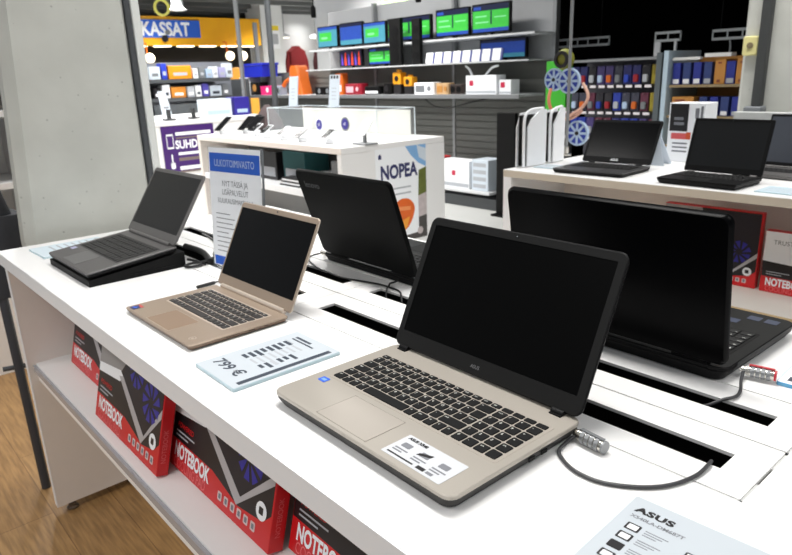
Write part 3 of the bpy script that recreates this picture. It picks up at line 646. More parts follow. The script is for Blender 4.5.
# phones
def phone(label, x, y, rz, tilt, m, w=.075, h=.15):
    t = thing('phone', label, 'phone', (x, y, T + .0005), rz, 'phones on the display table')
    b = BM(); box(b, -.02, -.03, 0, .02, .03, .035, bev=.003); obj('dock', b, PAPER, t)
    Mx = frame((0, -.07, .034), (1, 0, 0), (0, math.cos(tilt), math.sin(tilt)))
    b = BM(); slab(b, -w/2, 0, w/2, h, 0, .008, .01, .002); ph = obj('case', b, m, t, Mx)
    b = BM(); slab(b, -w/2 + .003, .012, w/2 - .003, h - .012, .008, .0084, .004); obj('screen', b, BLACKG, ph)
PL = 'phone on the phone table, '
for i, (x, y, rz, m, d) in enumerate(((-3.55, 2.62, .2, BLACKP, 'nearest the far left corner'), (-3.55, 2.95, .2, BLACKP, 'behind the left corner one'), (-3.40, 2.78, .25, BLACKP, 'second of the black ones'), (-3.28, 2.82, .25, BLACKP, 'third of the black ones'),
     (-3.02, 2.68, .1, PAPER, 'white, left of the blue tags'), (-2.75, 2.62, .1, PAPER, 'white, below the first blue tag'), (-2.45, 2.60, .0, PAPER, 'white, below the second blue tag'), (-2.15, 2.58, .0, STEEL, 'silver, near the middle front edge'), (-1.85, 2.62, 0, PAPER, 'white, near the right end'))):
    phone(PL + d, x, y, rz, .5 if i > 3 else .62, m, .085 if i < 4 else .075, .2 if i < 4 else .14)
# acrylic case
t = thing('acrylic_case', 'long clear acrylic display case standing on the phone table', 'display case', (-3.3, 2.97, T + .001))
cw, cd, ch = 1.60, .40, .225
b = BM(); box(b, 0, 0, 0, cw, .005, ch); obj('front_pane', b, ACRY, t)
b = BM(); box(b, 0, .005, ch - .005, cw, cd, ch); obj('lid_pane', b, ACRY, t)
for x in (0, cw - .005):
    b = BM(); box(b, x, .005, 0, x + .005, cd, ch - .005); obj('side_pane', b, ACRY, t)
b = BM(); box(b, 0, cd - .006, 0, cw*.97, cd, ch - .02); obj('back_board', b, mat('case_cream', (226, 226, 218), .5, noise=.02), t)
b = BM()
for y in (0, cd): box(b, 0, y - .003, ch - .003, cw, y + .003, ch + .003)
for x in (0, cw):
    for y in (0, cd): box(b, x - .003, y - .003, 0, x + .003, y + .003, ch)
    box(b, x - .003, 0, ch - .003, x + .003, cd, ch + .003)
obj('case_edges', b, mat('edge_white', (226, 236, 240), .3, noise=.02), t)
for i, (x, y, z, lb) in enumerate(((-2.41, 2.93, .985, 'round white tag with dark blue dot, left of the pair, at the case'), (-2.05, 2.93, .995, 'round dark blue tag, right of the pair, at the acrylic case'))):
    t = thing('price_tag', lb, 'tag', (x, y, T + .001))
    b = BM(); lathe(b, [(.03, 0), (.03, .005), (.004, .008), (.004, .06)], (0, 0, 0), 16); obj('stand', b, PAPER, t)
    b = BM(); disc(b, 0, .115, .055, -.002, .002, sy=1.3 if i == 0 else 1.); obj('disc', b, PAPER if i == 0 else GREYP, t, front(0, 0, 0))
    b = BM(); disc(b, 0, .10 if i == 0 else .115, .042, .002, .004); text(b, 'eI', .04, -.018, .09 if i == 0 else .105, .004, mi=1); obj('dot', b, [mat('tag_indigo', (52, 44, 140), .4, noise=.03), PAPER], t, front(0, 0, 0))
for i, (x, lb) in enumerate(((-3.13, 'left of the two tall white price placards standing on the acrylic case'), (-2.49, 'right of the two tall white price placards standing on the acrylic case'))):
    t = thing('price_placard', lb, 'placard', (x, 3.15, T + .001 + ch + .004))
    b = BM(); box(b, -.06, -.03, 0, .06, .03, .006); obj('foot', b, PAPERB, t)
    b = BM(); slab(b, -.072, .0, .072, .265, -.003, .003, .005); pn = obj('panel', b, PAPERB, t, frame((0, 0, .006), (1, .0, 0), (-.33, .12, 1)))
    b = BM()
    if i:
        for k in range(3): disc(b, -.04 + k*.04, .245, .014, .003, .004)
    for k in range(4): slab(b, -.035, .06 + k*.03, .03, .066 + k*.03, .003, .0034, .002, mi=1)
    obj('print', b, [INK, LINK], pn)
t = thing('table_lamp', 'small dark pyramid shaped speaker standing among the phones', 'speaker', (-3.62, 3.16, T + .001))
b = BM(); loops(b, [[(x, y, z) for x, y in rrect(-q, -q, q, q, .02)] for q, z in ((.12, 0), (.10, .1), (.05, .2), (.02, .24))]); obj('body', b, mat('brown_fabric', (84, 70, 70), .8, noise=.2, nscale=40), t, smooth=True)
b = BM(); slab(b, -.14, -.14, .14, .14, 0, .01, .03); obj('foot', b, BLACKP, t, Matrix.Translation((0, 0, -.0005)))
t = thing('phone_stand', 'white angled phone stand at the right end of the phone table', 'stand', (-1.545, 2.72, T + .001))
b = BM(); box(b, -.08, -.06, 0, .08, .06, .012, bev=.003); obj('base', b, STEEL, t)
b = BM(); box(b, -.012, -.01, .012, .012, .01, .1); obj('post', b, STEEL, t)
b = BM(); slab(b, -.04, -.08, .04, .08, -.004, .004, .008); obj('device', b, PAPER, t, frame((0, 0, .12), (.9, .3, 0), (-.2, .6, .5)))
# goods on the lower shelf
LS = [(-3.5, .3, .20, .22, mat('teal_fabric', (40, 104, 104), .7, noise=.1), 'teal box under the phone table behind the acrylic sign'), (-2.5, .32, .26, .24, mat('deep_teal', (28, 84, 88), .7, noise=.1), 'teal carton on the shelf left of the lettered laptop'),
      (-2.15, .3, .10, .25, PAPER, 'flat white carton on the shelf left of the lettered laptop'), (-2.95, .34, .24, .22, INK, 'black carton on the shelf under the phone table'), (-1.82, .26, .22, .2, mat('grey_carton', (130, 134, 138), .6, noise=.05), 'grey carton beside the end panel under the phone table')]
for x, w, h, d_, m, lb in LS:
    b = BM(); box(b, x, 2.60, .601, x + w, 2.60 + d_, .601 + h, bev=.003); o = tag(obj('carton', b, m), lb, 'box', 'goods under the phone table')
    b = BM(); box(b, .03, -.001, .03, w - .03, 0, h*.45); obj('carton_label', b, LINK, o, Matrix.Translation((x, 2.60, .601)))
for k in range(5):
    b = BM(); box(b, -2.4 + k*.012, 2.49, .6012 + k*.014, -2.12 + k*.008, 2.585, .6012 + k*.014 + .0125); tag(obj('magazine', b, PAPER if k % 2 else INK), 'flat white or black booklet in the low stack beside the lettered laptop', 'booklet', 'booklets under the phone table')

# ------------------------------------------------------------------ right display table
qx0, qx1, qy0, qy1 = .125, 3.2, 2.28, 3.24
t = thing('display_table', 'white display table at the right with laptops above and red boxes below', 'table', (0, 0, 0))
b = BM(); box(b, qx0, qy0, .914, qx1, qy1, T, bev=.0015); obj('tabletop', b, WHITE, t)
b = BM(); box(b, qx0, qy0 - .001, .914, qx1, qy0 + .001, .947); obj('edge_face', b, mat('edge_tan', (206, 196, 180), .5, noise=.02), t)
b = BM(); box(b, qx0, qy0, .02, qx0 + .05, qy1, .913); obj('end_panel', b, EDGE, t)
b = BM(); box(b, qx1 - .05, qy0, .02, qx1, qy1, .913); obj('end_panel', b, EDGE, t)
b = BM(); box(b, qx0 + .05, 2.75, .05, qx1 - .05, 2.78, .913); obj('back_panel', b, PANEL, t)
b = BM(); box(b, qx0 + .05, qy0 + .005, .46, qx1 - .05, 2.75, .495); obj('shelf', b, mat('shelf_cream', (232, 228, 220), .4, noise=.01), t)
b = BM(); box(b, qx0 + .05, qy0 + .003, .46, qx1 - .05, qy0 + .006, .493); obj('shelf_edge', b, mat('edge_shade_beige', (196, 172, 132), .5, noise=.03), t)  # edge lies in shadow, that shade is put into its beige
pad_box('red and white cooling pad box under the right table, beside the black lid', .865, 2.555, .496, W=.425, H=.33, lean=0, group='cooling pad boxes under the right table')
pad_box('red cooling pad box with large white upper panel under the right table', 1.31, 2.55, .496, W=.425, H=.265, lean=0, group='cooling pad boxes under the right table', white=True)
# things standing on it
for i, (x, y, w_, lb) in enumerate(((.130, 2.37, .185, 'left of two white upright consoles at the left end of the right display'), (.133, 2.585, .13, 'right of two white upright consoles, narrower, at the left end of the right display'))):
    t = thing('console', lb, 'console', (x, y, T + .001), 0, 'white consoles on the right display')
    b = BM(); box(b, .006, .012, .006, .044, w_ - .006, .262, bev=.004); obj('core', b, BLACKM, t)
    S = side(.0445, 0, 0)
    b = BM(); prism(b, [(.03, .003), (w_, .003), (w_, .283), (w_*.72, .285), (.06, .24), (.03, .20)], 0, .008); obj('shell_plate', b, PAPER, t, S)
    b = BM(); tube(b, [(.05, .004, .004), (.05, .0, .14), (.05, .004, .245), (.049, .03, .277), (.047, .08, .288), (.044, w_ - .02, .289)], .0075, n=8); obj('shell_edge', b, PAPER, t, smooth=True)
    b = BM(); prism(b, [(.0, .003), (w_, .003), (w_, .283), (.03, .27), (.0, .20)], 0, .005); obj('shell_plate', b, PAPER, t, side(-.001, 0, 0))
t = thing('product_box', 'white product box with black front and red stripe between the two far laptops', 'box', (.62, 3.0, T + .001), -.05)
b = BM(); box(b, 0, 0, 0, .19, .12, .295, bev=.002); obj('carton', b, PAPER, t)
b = BM(); prism(b, [(.008, .155), (.105, .155), (.105, .29), (.008, .29)], 0, .0005, 0); slab(b, .03, .21, .08, .225, .0005, .0008, .003, mi=2); slab(b, .03, .185, .085, .20, .0005, .0008, .003, mi=2)
prism(b, [(.02, .115), (.12, .115), (.12, .145), (.02, .145)], 0, .0005, 1); prism(b, [(.10, .115), (.125, .115), (.125, .15), (.10, .15)], .0005, .0008, 3)
for k in range(3): slab(b, .03, .09 - k*.02, .11, .098 - k*.02, 0, .0005, .002, mi=2)
slab(b, .14, .22, .16, .27, 0, .0005, .003, mi=2); slab(b, .168, .22, .18, .28, 0, .0005, .003, mi=2)
obj('artwork', b, [INK, mat('red_label', (214, 90, 92), .5, noise=.03), GINK, mat('orange_red', (206, 82, 40), .5, noise=.02)], t, front(0, -.0005, 0))
t = thing('tent_card', 'white tapered card standing right of the first far laptop', 'card', (.60, 2.80, T + .001), .1)
b = BM(); prism(b, [(-.13, 0), (.11, 0), (.05, .205), (.012, .215), (-.02, .20)], -.002, .002); obj('panel', b, PAPERB, t, frame((0, 0, 0), (1, 0, 0), (0, .15, 1)))
b = BM(); prism(b, [(-.13, 0), (.11, 0), (.05, .18), (-.02, .18)], -.002, .002); obj('back_leg', b, PAPERB, t, frame((0, .10, 0), (1, 0, 0), (0, -.28, 1)))
b = BM(); box(b, .90, 3.10, T + .001, 1.9, 3.13, 1.20, bev=.003); tag(obj('partition_board', b, mat('board_grey', (186, 188, 186), .5, noise=.02)), 'low grey partition board along the back of the right display', 'partition')
# steel post with clamp at the display
t = thing('support_post', 'thin steel post rising from the back of the right display', 'post', (.06, 2.92, T + .001))
b = BM(); tube(b, [(0, 0, 0), (0, 0, 2.35)], .009, n=10, smooth=False); obj('tube', b, STEEL, t, smooth=True)
b = BM(); lathe(b, [(.03, 0), (.03, .008), (.014, .012), (.014, .05)], (0, 0, 0), 16); obj('clamp', b, CHROME, t, smooth=True)
# blue spoked discs beside it
BLUEP = mat('ornament_blue', (34, 62, 170), .4, noise=.15, nscale=30)
PALE = mat('ornament_pale', (176, 198, 224), .4, noise=.05)
for i, (x, z, r, lb) in enumerate(((-.165, 1.37, .066, 'blue spoked wheel toy behind the others at the upper left'), (-.016, 1.362, .072, 'largest blue spoked wheel toy hanging at the steel post'), (.054, 1.068, .072, 'lowest blue spoked wheel toy beside the first far laptop'))):
    t = thing('hanging_wheel_toy', lb, 'toy', (x, 3.03 + (i == 0)*.06, z), 0, 'blue spoked wheel toys')
    F = front(0, 0, 0)
    b = BM(); disc(b, 0, 0, r*.93, -.012, 0, n=28); obj('disc', b, BLUEP, t, F)
    b = BM(); ringd(b, 0, 0, r*.86, r, -.014, .004); 
    for k in range(8):
        a = 2*PI*k/8; c, s_ = math.cos(a), math.sin(a); q = .007
        prism(b, [(c*r*.2 - s_*q, s_*r*.2 + c*q), (c*r*.2 + s_*q, s_*r*.2 - c*q), (c*r*.9 + s_*q, s_*r*.9 - c*q), (c*r*.9 - s_*q, s_*r*.9 + c*q)], 0, .004)
    ringd(b, 0, 0, r*.18, r*.30, 0, .006); obj('spokes', b, PALE, t, F)
    b = BM(); disc(b, 0, 0, r*.16, 0, .008, n=14); obj('hub', b, INK, t, F)
t = thing('hanging_wheel_toy', 'yellow green round toy on top of the blue wheels', 'toy', (-.085, 3.08, 1.483))
b = BM(); ball(b, (0, 0, 0), .062, sy=.6); obj('body', b, mat('olive_plastic', (120, 122, 30), .5, noise=.2, nscale=30), t, smooth=True)
b = BM(); ringd(b, 0, 0, .03, .048, .03, .042); obj('rim', b, INK, t, front(0, 0, 0))
b = BM(); tube(b, [(.085, 3.02, 1.35), (.135, 3.0, 1.28), (.115, 2.98, 1.22), (.05, 2.98, 1.18), (.0, 2.99, 1.15), (.05, 2.99, 1.16), (.10, 3.0, 1.20)], .009, n=8)
tag(obj('hanging_hose', b, mat('flesh_hose', (206, 160, 140), .5, noise=.05), smooth=True), 'pale pink curled hose between the blue wheel toys', 'hose', 'pale hoses at the wheel toys')
b = BM(); tube(b, [(-.12, 3.0, 1.32), (-.11, 2.97, 1.26), (-.08, 2.96, 1.20), (-.03, 2.96, 1.17)], .010, n=8)
tag(obj('hanging_hose', b, mat('orange_hose', (196, 120, 84), .5, noise=.05), smooth=True), 'orange brown hose left of the steel post', 'hose', 'pale hoses at the wheel toys')

# ------------------------------------------------------------------ grey slatwall gondola with goods and screens
gx0, gx1, gy = -7.6, -1.83, 5.4
t = thing('slatwall_gondola', 'long grey slatwall shelving unit behind the phone table', 'shelving', (0, 0, 0))
b = BM(); z = .08
box(b, gx0, gy + .012, .0, gx1, gy + .05, 1.52)
while z < 1.5: box(b, gx0, gy, z, gx1, gy + .0125, z + .062); z += .075
obj('slat_panel', b, SLAT, t)
b = BM(); box(b, gx0, 5.0, 1.18, gx1 - .1, gy, 1.205, bev=.002); s_ = obj('shelf', b, SHELFG, t)
b = BM(); box(b, gx0, 4.985, 1.165, gx1 - .1, 4.9995, 1.2045); obj('price_rail', b, STEEL, s_)
b = BM(); box(b, -3.6, 4.95, .17, -2.27, gy, .20, bev=.002); obj('shelf', b, SHELFG, t)
b = BM(); box(b, gx0, 5.02, 0, gx1 - .1, gy, .12); obj('plinth', b, DGREY, t)
for x in (gx0 + .03, -4.6, -3.2, gx1):
    b = BM(); box(b, x - .02, gy - .01, 0, x + .02, gy + .05, 2.3); obj('upright', b, STEEL, t)
b = BM(); box(b, -5.65, 5.46, 1.52, gx1, 5.48, 2.28); obj('upper_panel', b, mat('upper_grey', (172, 174, 176), .6, noise=.02), t)
b = BM(); box(b, -5.6, 5.08, 1.765, gx1, 5.46, 1.785, bev=.002); obj('shelf', b, SHELFG, t)
b = BM(); box(b, -5.6, 5.0, 1.52, gx1, 5.46, 1.532); obj('shelf', b, SHELFG, t)
t = thing('shelf_cable', 'dark cable sagging under the long grey shelf', 'cable')
b = BM(); tube(b, [(-3.6, 5.3, 1.17), (-3.3, 5.15, 1.08), (-3.0, 5.1, 1.06), (-2.7, 5.15, 1.12), (-2.5, 5.3, 1.17)], .008, n=8); obj('cord', b, CABLE, t, smooth=True)
GREEN = mat('screen_green', (56, 170, 60), .3, emit=.42, noise=.15, nscale=25)
SBLUE = mat('screen_blue', (34, 66, 150), .3, emit=.4, noise=.2, nscale=20)
STEAL = mat('screen_teal', (64, 130, 150), .3, emit=.4, noise=.15, nscale=20)
SDARK = mat('screen_dark', (14, 20, 50), .3, emit=.5, noise=.2)
SWHT = mat('screen_white', (120, 200, 140), .3, emit=.4, noise=.1, nscale=20)
SRED = mat('screen_red', (210, 60, 30), .3, emit=.7, noise=.3, nscale=30)
SPUR = mat('screen_violet', (90, 60, 170), .3, emit=.7, noise=.3, nscale=30)
def tv(label, x, z, w, h, style, y=5.2, ped=True):
    t = thing('television', label, 'television', (x, y, z), 0, 'televisions on the grey wall unit')
    b = BM(); slab(b, 0, 0, w, h, -.04, 0, .008, .002); c = obj('casing', b, BLACKP, t, front(0, 0, .025))
    b = BM()
    e = .012
    def q(u0, v0, u1, v1, mi, zz=.001): prism(b, [(u0*w, v0*h), (u1*w, v0*h), (u1*w, v1*h), (u0*w, v1*h)], zz - .001, zz, mi)
    base = {'green': 0, 'blue': 1, 'teal': 2, 'flames': 3}[style]
    q(.03, .05, .97, .95, base)
    if style == 'green':
        q(.03, .76, .97, .95, 3, .0015); q(.03, .05, .97, .17, 1, .0015); q(.10, .35, .45, .40, 4, .0016); q(.50, .30, .54, .75, 3, .0016); q(.10, .55, .40, .6, 4, .0016); q(.6, .5, .9, .54, 4, .0016); q(.05, .8, .25, .9, 1, .0017)
    elif style == 'blue':
        q(.03, .05, .97, .25, 2, .0015); q(.1, .6, .8, .75, 5 if False else 1, .0016); q(.03, .82, .97, .95, 3, .0015)
    elif style == 'teal':
        q(.1, .3, .7, .7, 0, .0015); q(.03, .82, .97, .95, 1, .0015); q(.2, .4, .5, .5, 4, .0016)
    else:
        for k in range(6): prism(b, [(w*(.08 + k*.15), h*.06), (w*(.17 + k*.15), h*.06), (w*(.14 + k*.15), h*(.6 + .3*(k % 2))), (w*(.10 + k*.15), h*.8)], .001, .0015, 5 if k % 2 else 6)
    obj('screen', b, [GREEN, SBLUE, STEAL, SDARK, SWHT, SRED, SPUR], c)
    b = BM(); box(b, w*.35, -.02, 0, w*.65, .10, .008); box(b, w*.46, .03, .008, w*.54, .05, .06); obj('stand', b, BLACKP, t)
tv('small television with teal picture, leftmost on the upper shelf', -5.56, 1.786, .45, .27, 'teal')
tv('small television with blue violet picture, second from left on the upper shelf', -5.06, 1.786, .47, .28, 'blue')
tv('small television with blue and green picture, third from left on the upper shelf', -4.57, 1.786, .43, .25, 'teal')
tv('television with green picture half hidden by a black tower speaker', -4.11, 1.786, .75, .26, 'green')
tv('television with green picture, left of the large pair', -3.28, 1.786, .50, .285, 'green')
tv('television with brightest green picture, at the right end of the upper shelf', -2.74, 1.786, .51, .29, 'green')
tv('television with flame picture on the lower shelf', -5.05, 1.533, .47, .20, 'flames', 5.17)
tv('television with green picture on the lower shelf', -4.45, 1.533, .58, .20, 'green', 5.17)
tv('television with dark blue picture behind the white folders', -2.70, 1.533, .62, .195, 'blue', 5.28)
for i, (x, w, z0, z1, lb) in enumerate(((-3.88, .20, 1.533, 2.05, 'black tower speaker between the green televisions'), (-3.49, .13, 1.533, 2.02, 'narrow black tower speaker left of the large television pair'))):
    t = thing('tower_speaker', lb, 'speaker', (x, 5.02, z0), 0, 'black tower speakers on the wall unit')
    b = BM(); box(b, 0, 0, 0, w, .05, z1 - z0, bev=.004); obj('cabinet', b, BLACKM, t)
    for k in range(3):
        b = BM(); disc(b, w/2, .1 + k*.14, w*.32, 0, .003); obj('speaker_cone', b, BLACKP, t, front(0, -.001, 0))
# white folders
for k in range(8):
    x = -3.27 + k*.137
    t = thing('folder', 'white folder with a blue edge leaning in the row above the slatwall', 'folder', (x, 5.02, 1.5375), 0, 'white folders in a row above the slatwall')
    b = BM(); slab(b, 0, 0, .105, .115, -.02, 0, .003); obj('cover', b, PAPER, t, frame((0, 0, 0), (1, 0, 0), (.0, .2, 1)))
    b = BM(); box(b, .106, 0, -.02, .128, .112, -.001); obj('spine', b, mat('folder_edge', (70, 78, 140), .5, noise=.05), t, frame((0, 0, 0), (1, 0, 0), (.0, .2, 1)))
# goods on the long shelf
Zs = 1.2055
def gadget(name, label, cat, x, w, h, d_, parts, y=4.99 + .05):
    t = thing(name, label, cat, (x, y, Zs), 0, 'goods on the long grey shelf')
    parts(t, w, h, d_); return t
def simple(body, accent, kind='radio'):
    def f(t, w, h, d_):
        b = BM(); slab(b, 0, 0, w, d_, 0, h, min(.03, d_*.3), .006); obj('casing', b, body, t, smooth=True)
        b = BM()
        if kind == 'radio': disc(b, w*.28, h*.5, h*.32, 0, .006); disc(b, w*.72, h*.5, h*.32, 0, .006)
        elif kind == 'panel': slab(b, w*.12, h*.2, w*.55, h*.75, 0, .004, .006); disc(b, w*.78, h*.5, h*.2, 0, .006)
        elif kind == 'one': disc(b, w*.5, h*.55, h*.28, 0, .006)
        else: slab(b, w*.1, h*.15, w*.9, h*.45, 0, .004, .004)
        obj('speaker_grille' if kind in ('radio', 'one') else 'control_panel', b, accent, t, front(0, -.0005, 0))
    return f
PINK = mat('hot_pink', (226, 40, 120), .4, noise=.05); DORG = mat('deep_orange', (206, 98, 20), .5, noise=.1, nscale=20)
gadget('radio', 'black cube radio with pale dial left of the pink one', 'radio', -7.30+.06, .30, .19, .16, simple(BLACKP, CARD, 'one'))
gadget('radio', 'hot pink portable radio on the long grey shelf', 'radio', -6.94, .44, .13, .15, simple(PINK, PAPER, 'one'))
gadget('radio', 'grey boombox behind the left price placard', 'radio', -6.47, .09, .13, .14, simple(mat('grey_blue', (150, 160, 176), .5, noise=.05), GREYP, 'radio'))
t = thing('vacuum_cleaner', 'orange power tool set standing between the two white placards', 'appliance', (-6.08, 5.08, Zs), 0, 'goods on the long grey shelf')
b = BM(); loops(b, [[(x, y, z) for x, y in rrect(-.16 + i, 0, .22 - i, .2, .04)] for z, i in ((.0, .0), (.08, .02), (.2, .06), (.36, .08), (.40, .11))]); obj('body', b, DORG, t, smooth=True)
b = BM(); tube(b, [(-.12, .05, .22), (-.22, .03, .18), (-.27, .02, .12)], .03, n=10); obj('hose', b, DORG, t, smooth=True)
b = BM(); box(b, -.12, -.01, .02, .12, .0, .10); obj('plate', b, BLACKP, t)
gadget('radio', 'low black radio right of the orange tool', 'radio', -5.49, .42, .10, .15, simple(BLACKP, GREYP, 'radio'))
gadget('carton', 'narrow orange carton behind the right price placard', 'box', -5.01, .15, .27, .12, simple(DORG, PAPER, 'label'))
gadget('radio', 'dark red clock radio on the long shelf, right of the orange carton', 'radio', -4.81, .34, .135, .14, simple(mat('wine_red', (150, 24, 44), .4, noise=.05), mat('grille_pink', (220, 180, 190), .5, noise=.05), 'panel'))
gadget('radio', 'black and white striped portable radio on the long shelf', 'radio', -4.41, .30, .10, .13, simple(BLACKP, PAPER, 'label'))
gadget('speaker', 'black cube speaker left of the yellow torch lights', 'speaker', -4.05, .15, .13, .12, simple(BLACKM, INK, 'one'))
for i, (x, h) in enumerate(((-3.87, .28), (-3.68, .22))):
    t = thing('work_light', ('taller' if i == 0 else 'shorter') + ' yellow and black work light on the long grey shelf', 'lamp', (x, 5.06, Zs), 0, 'goods on the long grey shelf')
    b = BM(); box(b, 0, 0, 0, .13, .09, h*.6, bev=.008); obj('base', b, INK, t)
    b = BM(); box(b, -.005, -.005, h*.4, .135, .095, h*.9, bev=.01); lathe(b, [(.03, h*.9), (.03, h)], (.065, .045, 0), 14); obj('head', b, mat('torch_yellow', (236, 158, 20), .4, noise=.03), t)
    b = BM(); disc(b, .065, h*.65, .032, 0, .006); obj('lens', b, INK, t, front(0, -.005, 0))
gadget('radio', 'white tabletop radio with grey display on the long shelf', 'radio', -3.50, .33, .13, .14, simple(PAPER, GREYP, 'panel'))
gadget('radio', 'wooden clock radio right of the white one', 'radio', -3.14, .20, .12, .12, simple(mat('oak_case', (196, 160, 116), .5, noise=.1, nscale=15), CARD, 'panel'))
gadget('radio', 'dark brown radio left of the white router box', 'radio', -2.93, .20, .105, .12, simple(mat('dark_brown', (48, 36, 32), .45, noise=.08), BLACKP, 'radio'))
def routerbox(label, x, y, z, w, h, d_, deco=False, em=.12):
    t = thing('router_box', label, 'box', (x, y, z), 0, 'white router boxes on the grey unit')
    b = BM(); box(b, 0, 0, 0, w, d_, h, bev=.003); obj('carton', b, PAPER, t)
    b = BM(); slab(b, w*em, h*.45, w*em + .055, h*.45 + .055, 0, .001, .012); obj('emblem', b, mat('emblem_crimson', (196, 30, 70), .4, noise=.02), t, front(0, -.0005, 0))
    b = BM(); box(b, w*.02, -.001, h*.05, w*.98, 0, h*.18); obj('stripe', b, LINK, t)
    if deco:
        b = BM(); tube(b, [(w*.1, .05, h), (w*.02, .05, h + .06), (-.05, .05, h + .10)], .012, n=8); obj('antenna', b, PAPER, t, smooth=True)
        b = BM(); tube(b, [(w*.55, .05, h), (w*.75, .05, h + .07), (w*.95, .05, h + .09)], .012, n=8); obj('antenna', b, PAPER, t, smooth=True)
routerbox('white router box with red emblem and two white antennas on the long shelf', -2.69, 5.05, Zs, .42, .19, .15, True)
routerbox('narrow white router box at the right end of the long shelf', -2.24, 5.06, Zs, .15, .14, .14)
routerbox('white router box with red emblem on the low shelf', -3.05, 5.0, .2015, .45, .30, .2, em=.42)
b = BM(); box(b, -2.56, 5.0, .2015, -2.33, 5.25, .53, bev=.004); o = tag(obj('carton', b, PAPERB), 'pale carton right of the red emblem box on the low shelf', 'box')
for k in range(4):
    b = BM(); box(b, .02, -.0012, .03 + k*.075, .20, 0, .07 + k*.075); obj('carton_print', b, LINK, o, Matrix.Translation((-2.56, 5.0, .2015)))
b = BM(); box(b, -3.16, 5.0, .2015, -3.07, 5.2, .52, bev=.003); tag(obj('carton', b, RED), 'narrow red carton at the left of the low shelf', 'box')
# black panel and white frame at the gondola's end
t = thing('display_board', 'tall black display board at the right end of the grey slatwall', 'board', (-2.10, 4.86, 0), 0)
b = BM(); box(b, 0, 0, .021, .23, .05, 1.035, bev=.004); obj('board', b, BLACKM, t)
b = BM(); box(b, -.02, -.06, 0, .25, .10, .02); obj('foot', b, BLACKP, t)
b = BM(); box(b, -1.55, 4.9, 1.06, -1.33, 5.0, 1.50, bev=.006); o = tag(obj('green_pack', b, mat('vivid_green', (60, 178, 40), .5, noise=.06, nscale=8)), 'bright green upright pack at the end of the grey slatwall', 'pack')
b = BM(); box(b, -1.56, 4.88, 0, -1.32, 5.02, 1.059, bev=.004); tag(obj('plinth', b, DGREY), 'dark grey plinth under the bright green pack', 'plinth')

# ------------------------------------------------------------------ accessory peg wall (right background)
wx0, wx1, wy = -1.02, -.215, 4.75
t = thing('pegboard_unit', 'dark pegboard unit hung with accessory packs behind the far laptops', 'shelving', (0, 0, 0))
b = BM(); box(b, wx0, wy, 0, wx1, wy + .04, 1.50); obj('board', b, mat('peg_dark', (62, 62, 70), .6, noise=.06), t)
b = BM(); box(b, wx1, wy - .35, 0, wx1 + .04, wy + .05, 1.52); obj('side_panel', b, mat('side_glassy', (88, 96, 100), .3, noise=.05), t)
b = BM(); box(b, wx0, wy - .33, 1.475, wx1, wy, 1.492); obj('top_rail', b, STEEL, t)
b = BM(); box(b, wx0, wy - .4, 0, wx1, wy, .25); obj('base', b, DGREY, t)
PK = [mat('pack_navy', (40, 44, 110), .5, noise=.3, nscale=40), mat('pack_plum', (96, 40, 62), .5, noise=.3, nscale=40), mat('pack_slate', (58, 60, 76), .5, noise=.3, nscale=40), mat('pack_violet', (74, 62, 120), .5, noise=.3, nscale=40), mat('pack_cobalt', (30, 56, 160), .5, noise=.3, nscale=40), mat('pack_dark', (34, 32, 40), .5, noise=.3, nscale=40)]
OLIVE = mat('olive_yellow', (160, 144, 40), .5, noise=.2, nscale=30)
cols = ['navy blue', 'plum red', 'slate grey', 'violet', 'cobalt blue', 'near black']
pos = ['far left', 'second from left', 'third from left', 'fourth from left', 'middle', 'sixth from left', 'seventh from left', 'third from the right', 'second from the right', 'rightmost']
for r, (zt, zb, tz) in enumerate(((1.445, 1.30, 1.283), (1.24, 1.10, 1.088), (1.045, .90, .885))):
    for k in range(10):
        x = wx0 + .02 + k*.0775
        ci = (k*5 + r*2 + (k*k) % 3) % 6
        last = k == 9 and r < 2
        rn = ('top', 'middle', 'bottom')[r]
        t = thing('accessory_pack', ('olive yellow' if last else cols[ci]) + ' accessory pack, ' + pos[k] + ' in the ' + rn + ' pegboard row', 'pack', (x, wy - .24, zb), 0, 'accessory packs on the pegboard')
        hh = zt - zb
        b = BM(); slab(b, 0, 0, .064, hh*.97, -.03, 0, .006); c = obj('backing_card', b, OLIVE if last else PK[ci], t, front(0, 0, 0))
        b = BM(); slab(b, .012, .015, .052, hh*.5, 0, .02, .012, .004); obj('blister', b, [BLUEP, REDD, LINK, PALE, DORG, GREYP][(k + r*3) % 6] if not last else OLIVE, c)
        b = BM(); tube(b, [(.032, .235, hh*.9), (.032, -.02, hh*.9)], .003, n=6, smooth=False); obj('hook', b, CHROME, t)
        b = BM(); box(b, .006, -.105, -.022, .058, -.102, -.003); obj('price_ticket', b, mat('ticket_white', (226, 220, 224), .5, noise=.03), t)
        b = BM(); tube(b, [(.032, -.1, -.013), (.032, .235, -.013)], .0025, n=6, smooth=False); obj('ticket_arm', b, CHROME, t)
